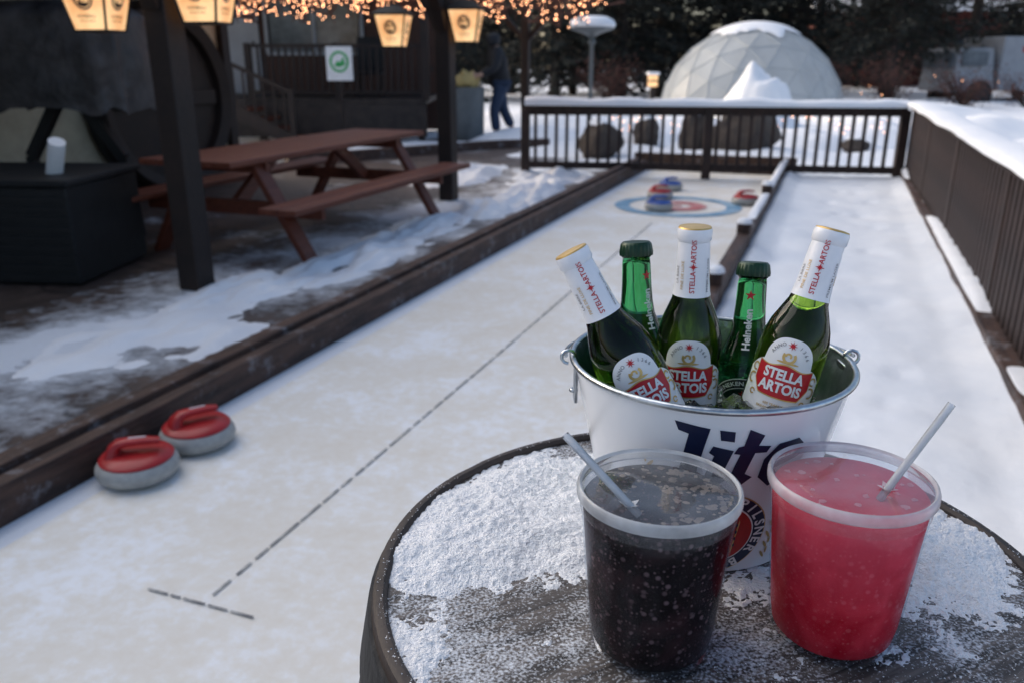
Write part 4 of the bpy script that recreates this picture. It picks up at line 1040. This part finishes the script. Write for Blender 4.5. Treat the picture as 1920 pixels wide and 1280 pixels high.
def shrub(loc,r,h,seed,m,label,name='shrub'):
    random.seed(seed); e=empty(name,loc,0,label,'shrub'); t=MB(); c=MB()
    for b in range(26):
        a=random.random()*6.283; d=Vector((math.cos(a)*r*random.uniform(.2,1),math.sin(a)*r*random.uniform(.2,1),h*random.uniform(.5,1)))
        t.tube([(0,0,0),d*.5+Vector((0,0,.1*h)),d],[.02,.012,.004],4,'bark',caps=False)
        for i in range(60):
            q=random.uniform(.3,1.05); p=d*q+Vector((random.gauss(0,.09),random.gauss(0,.09),random.gauss(0,.09)))*r*1.4; s=random.uniform(.03,.07)
            u=Vector((random.gauss(0,1),random.gauss(0,1),random.gauss(0,1))).normalized(); w=u.orthogonal().normalized()
            c.add([p-w*s*.5,p+u*s,p+w*s*.5],[(0,1,2)],m)
    t.obj('stems',e); c.obj('foliage',e,False)
M['redleaf']=mat('rusty_twigs',(.10,.035,.025),(.06,.025,.02),3,.9)
shrub((-.95,15.6,.1),.42,1.55,4,'needle2','bushy dark green shrub near the porch')
shrub((11.0,25,0),1.2,1.5,5,'redleaf','rusty brown bare shrub in the snow')
shrub((12.6,24,0),1.2,1.2,6,'redleaf','rusty brown low shrub in the snow')
shrub((9.9,27,0),1.0,1.3,7,'redleaf','reddish brown twiggy shrub beside dome')
shrub((3.0,27,0),1.2,1.5,8,'redleaf','reddish twiggy shrub under the evergreens')
shrub((15.0,25,0),1.3,1.0,9,'redleaf','low brown shrub poking out of snow')
mb=MB(); random.seed(31)
for i in range(120):
    if random.random()<.5: x=random.uniform(4.2,6.5); y=random.uniform(12,16)
    else: x=random.uniform(1.2,3.2); y=random.uniform(13,17)
    z=random.uniform(.25,.6); mb.lathe([(0,-.008),(.006,0),(0,.008)],6,'bulb',(x,y,z))
for i in range(10):
    mb.lathe([(0,-.012),(.009,0),(0,.012)],6,'bulb',(random.uniform(9,14),random.uniform(23,27),random.uniform(.4,1.2)))
o=mb.obj('fairy_lights'); tag(o,'scattered warm fairy lights on shrubs in the snow','fairy lights',kind='stuff')

e=empty('delivery_truck',(18.2,30,-.2),R(8),'white box truck parked beyond the snowy garden','truck')
mb=MB(); mb.box((0,0,1.45),(4.6,2.1,1.7),'house_white'); mb.obj('cargo_box',e,False,.05)
mb=MB(); mb.box((-3.1,0,1.25),(1.5,2.0,1.4),'house_white',taper=.86); mb.obj('cab',e,False,.08)
mb=MB(); mb.box((-3.2,-.98,1.6),(.9,.06,.45),'glasswin'); mb.box((-3.86,0,1.55),(.06,1.6,.5),'glasswin'); mb.obj('window',e,False)
mb=MB(); mb.box((0.4,-1.06,1.2),(.7,.02,.45),'redink'); mb.box((-.9,-1.06,1.9),(1.4,.02,.2),'redink'); mb.obj('red_marking',e,False)
for x in(-2.9,1.3):
    for y in(-1,1):
        mb=MB(); mb.lathe([(0,-.13),(.42,-.13),(.46,-.08),(.46,.08),(.42,.13),(0,.13)],24,'black'); o=mb.obj('wheel',e,loc=(x,y,.46)); o.rotation_euler=(R(90),0,0)
e=empty('brick_house',(21,48,0),R(-10),'distant red brick house with snow covered roof','house')
mb=MB(); mb.box((0,0,1.9),(9,6,3.8),'brick'); mb.obj('wall',e,False)
mb=MB(); mb.add([(-5,-3.6,3.7),(5,-3.6,3.7),(5,3.6,3.7),(-5,3.6,3.7),(-5,0,6),(5,0,6)],[(0,1,5,4),(2,3,4,5),(0,4,3),(1,2,5)],'snow'); mb.obj('roof',e,False)
for x in(-2.6,0,2.6):
    mb=MB(); mb.box((x,-3.02,2),(1,.06,1.2),'glasswin'); mb.obj('window',e,False)

# ---------------------------------------------------------------- person
def skin(name,joints,edges,m,parent,sub=2):
    me=bpy.data.meshes.new(name); me.from_pydata([j[0] for j in joints],edges,[]); o=bpy.data.objects.new(name,me); col.objects.link(o); o.parent=parent
    md=o.modifiers.new('skin','SKIN'); md.use_smooth_shade=True
    for i,j in enumerate(joints):
        r=j[1]; r=(r,r) if not hasattr(r,'__len__') else r
        me.skin_vertices[0].data[i].radius=r; me.skin_vertices[0].data[i].use_root=(i==0)
    s=o.modifiers.new('sub','SUBSURF'); s.levels=sub; s.render_levels=sub
    me.materials.append(M[m]); return o
pe=empty('person',(-.20,15.3,0),R(12),'person in black hooded jacket and jeans stepping and reaching forward','person')
body=[((0,0,.96),.13),((-.03,0,1.15),.125),((-.07,0,1.36),.14),((-.10,0,1.50),.06),((-.14,0,1.60),.075),((-.17,0,1.70),.095),
 ((0,-.10,.90),.095),((-.14,-.11,.50),.062),((-.10,-.11,.10),.045),((-.24,-.11,.05),.035),
 ((0,.10,.90),.095),((.06,.11,.50),.062),((.24,.11,.14),.045),((.13,.11,.05),.035),
 ((-.08,-.20,1.43),.06),((-.14,-.25,1.16),.045),((-.38,-.20,1.06),.034),((-.46,-.19,1.05),.028),
 ((-.08,.20,1.43),.06),((-.12,.26,1.16),.045),((-.34,.20,1.02),.034),((-.42,.19,1.01),.028)]
bed=[(0,1),(1,2),(2,3),(3,4),(4,5),(0,6),(6,7),(7,8),(8,9),(0,10),(10,11),(11,12),(12,13),(2,14),(14,15),(15,16),(16,17),(2,18),(18,19),(19,20),(20,21)]
skin('body',body,bed,'skin',pe)
skin('jeans',[((0,0,.98),.155),((0,-.10,.88),.125),((-.14,-.11,.50),.095),((-.10,-.11,.14),.085),((0,.10,.88),.125),((.06,.11,.50),.095),((.22,.11,.18),.085)],[(0,1),(1,2),(2,3),(0,4),(4,5),(5,6)],'jeans',pe)
skin('jacket',[((-.03,0,1.12),.19),((0,0,.86),.19),((-.07,0,1.36),.20),((-.10,0,1.50),.12),((-.08,-.20,1.43),.10),((-.14,-.26,1.16),.08),((-.36,-.20,1.07),.06),((-.08,.20,1.43),.10),((-.12,.27,1.16),.08),((-.32,.20,1.03),.06)],[(0,1),(0,2),(2,3),(2,4),(4,5),(5,6),(2,7),(7,8),(8,9)],'jacket',pe)
skin('hood',[((-.09,0,1.50),.12),((-.13,0,1.62),.135),((-.145,0,1.73),.125)],[(0,1),(1,2)],'jacket',pe)
for y,x,z in((-.11,-.16,.05),(.11,.19,.08)):
    mb=MB(); mb.box((x,y,z),(.30,.11,.10),'boot'); mb.obj('boot',pe,False,.03)
for hx,hy,hz in((-.46,-.19,1.05),(-.42,.19,1.01)):
    mb=MB(); mb.box((hx-.03,hy,hz),(.09,.03,.08),'skin')
    for k in range(4): mb.tube([(hx-.07,hy,hz+.03-k*.02),(hx-.115,hy+.005,hz+.028-k*.02),(hx-.14,hy+.03,hz+.02-k*.018)],[.009,.008,.006],6,'skin')
    mb.tube([(hx-.01,hy,hz+.04),(hx-.05,hy+.02,hz+.065),(hx-.08,hy+.035,hz+.06)],[.011,.009,.007],6,'skin'); mb.obj('hand',pe,bevel=.008)
pe.scale=(1.04,1.04,1.04)
e=empty('garden_bin',(-.80,15.1,0),0,'grey round bin with a pale yellow sack on top','bin')
mb=MB(); mb.lathe([(0,0),(.26,0),(.30,.05),(.32,.85),(.34,.88),(.30,.90),(0,.90)],28,'lampwhite'); mb.obj('bin_body',e)
bm=bmesh.new(); bmesh.ops.create_icosphere(bm,subdivisions=3,radius=1)
mb=MB(); bm.verts.index_update(); mb.add([Vector((v.co.x*.24,v.co.y*.2,1.0+v.co.z*.15))*(1+.12*nz(v.co.x*2,v.co.y*2,v.co.z*2)) for v in bm.verts],[[q.index for q in f.verts] for f in bm.faces],'ochre'); mb.obj('sack',e); bm.free()
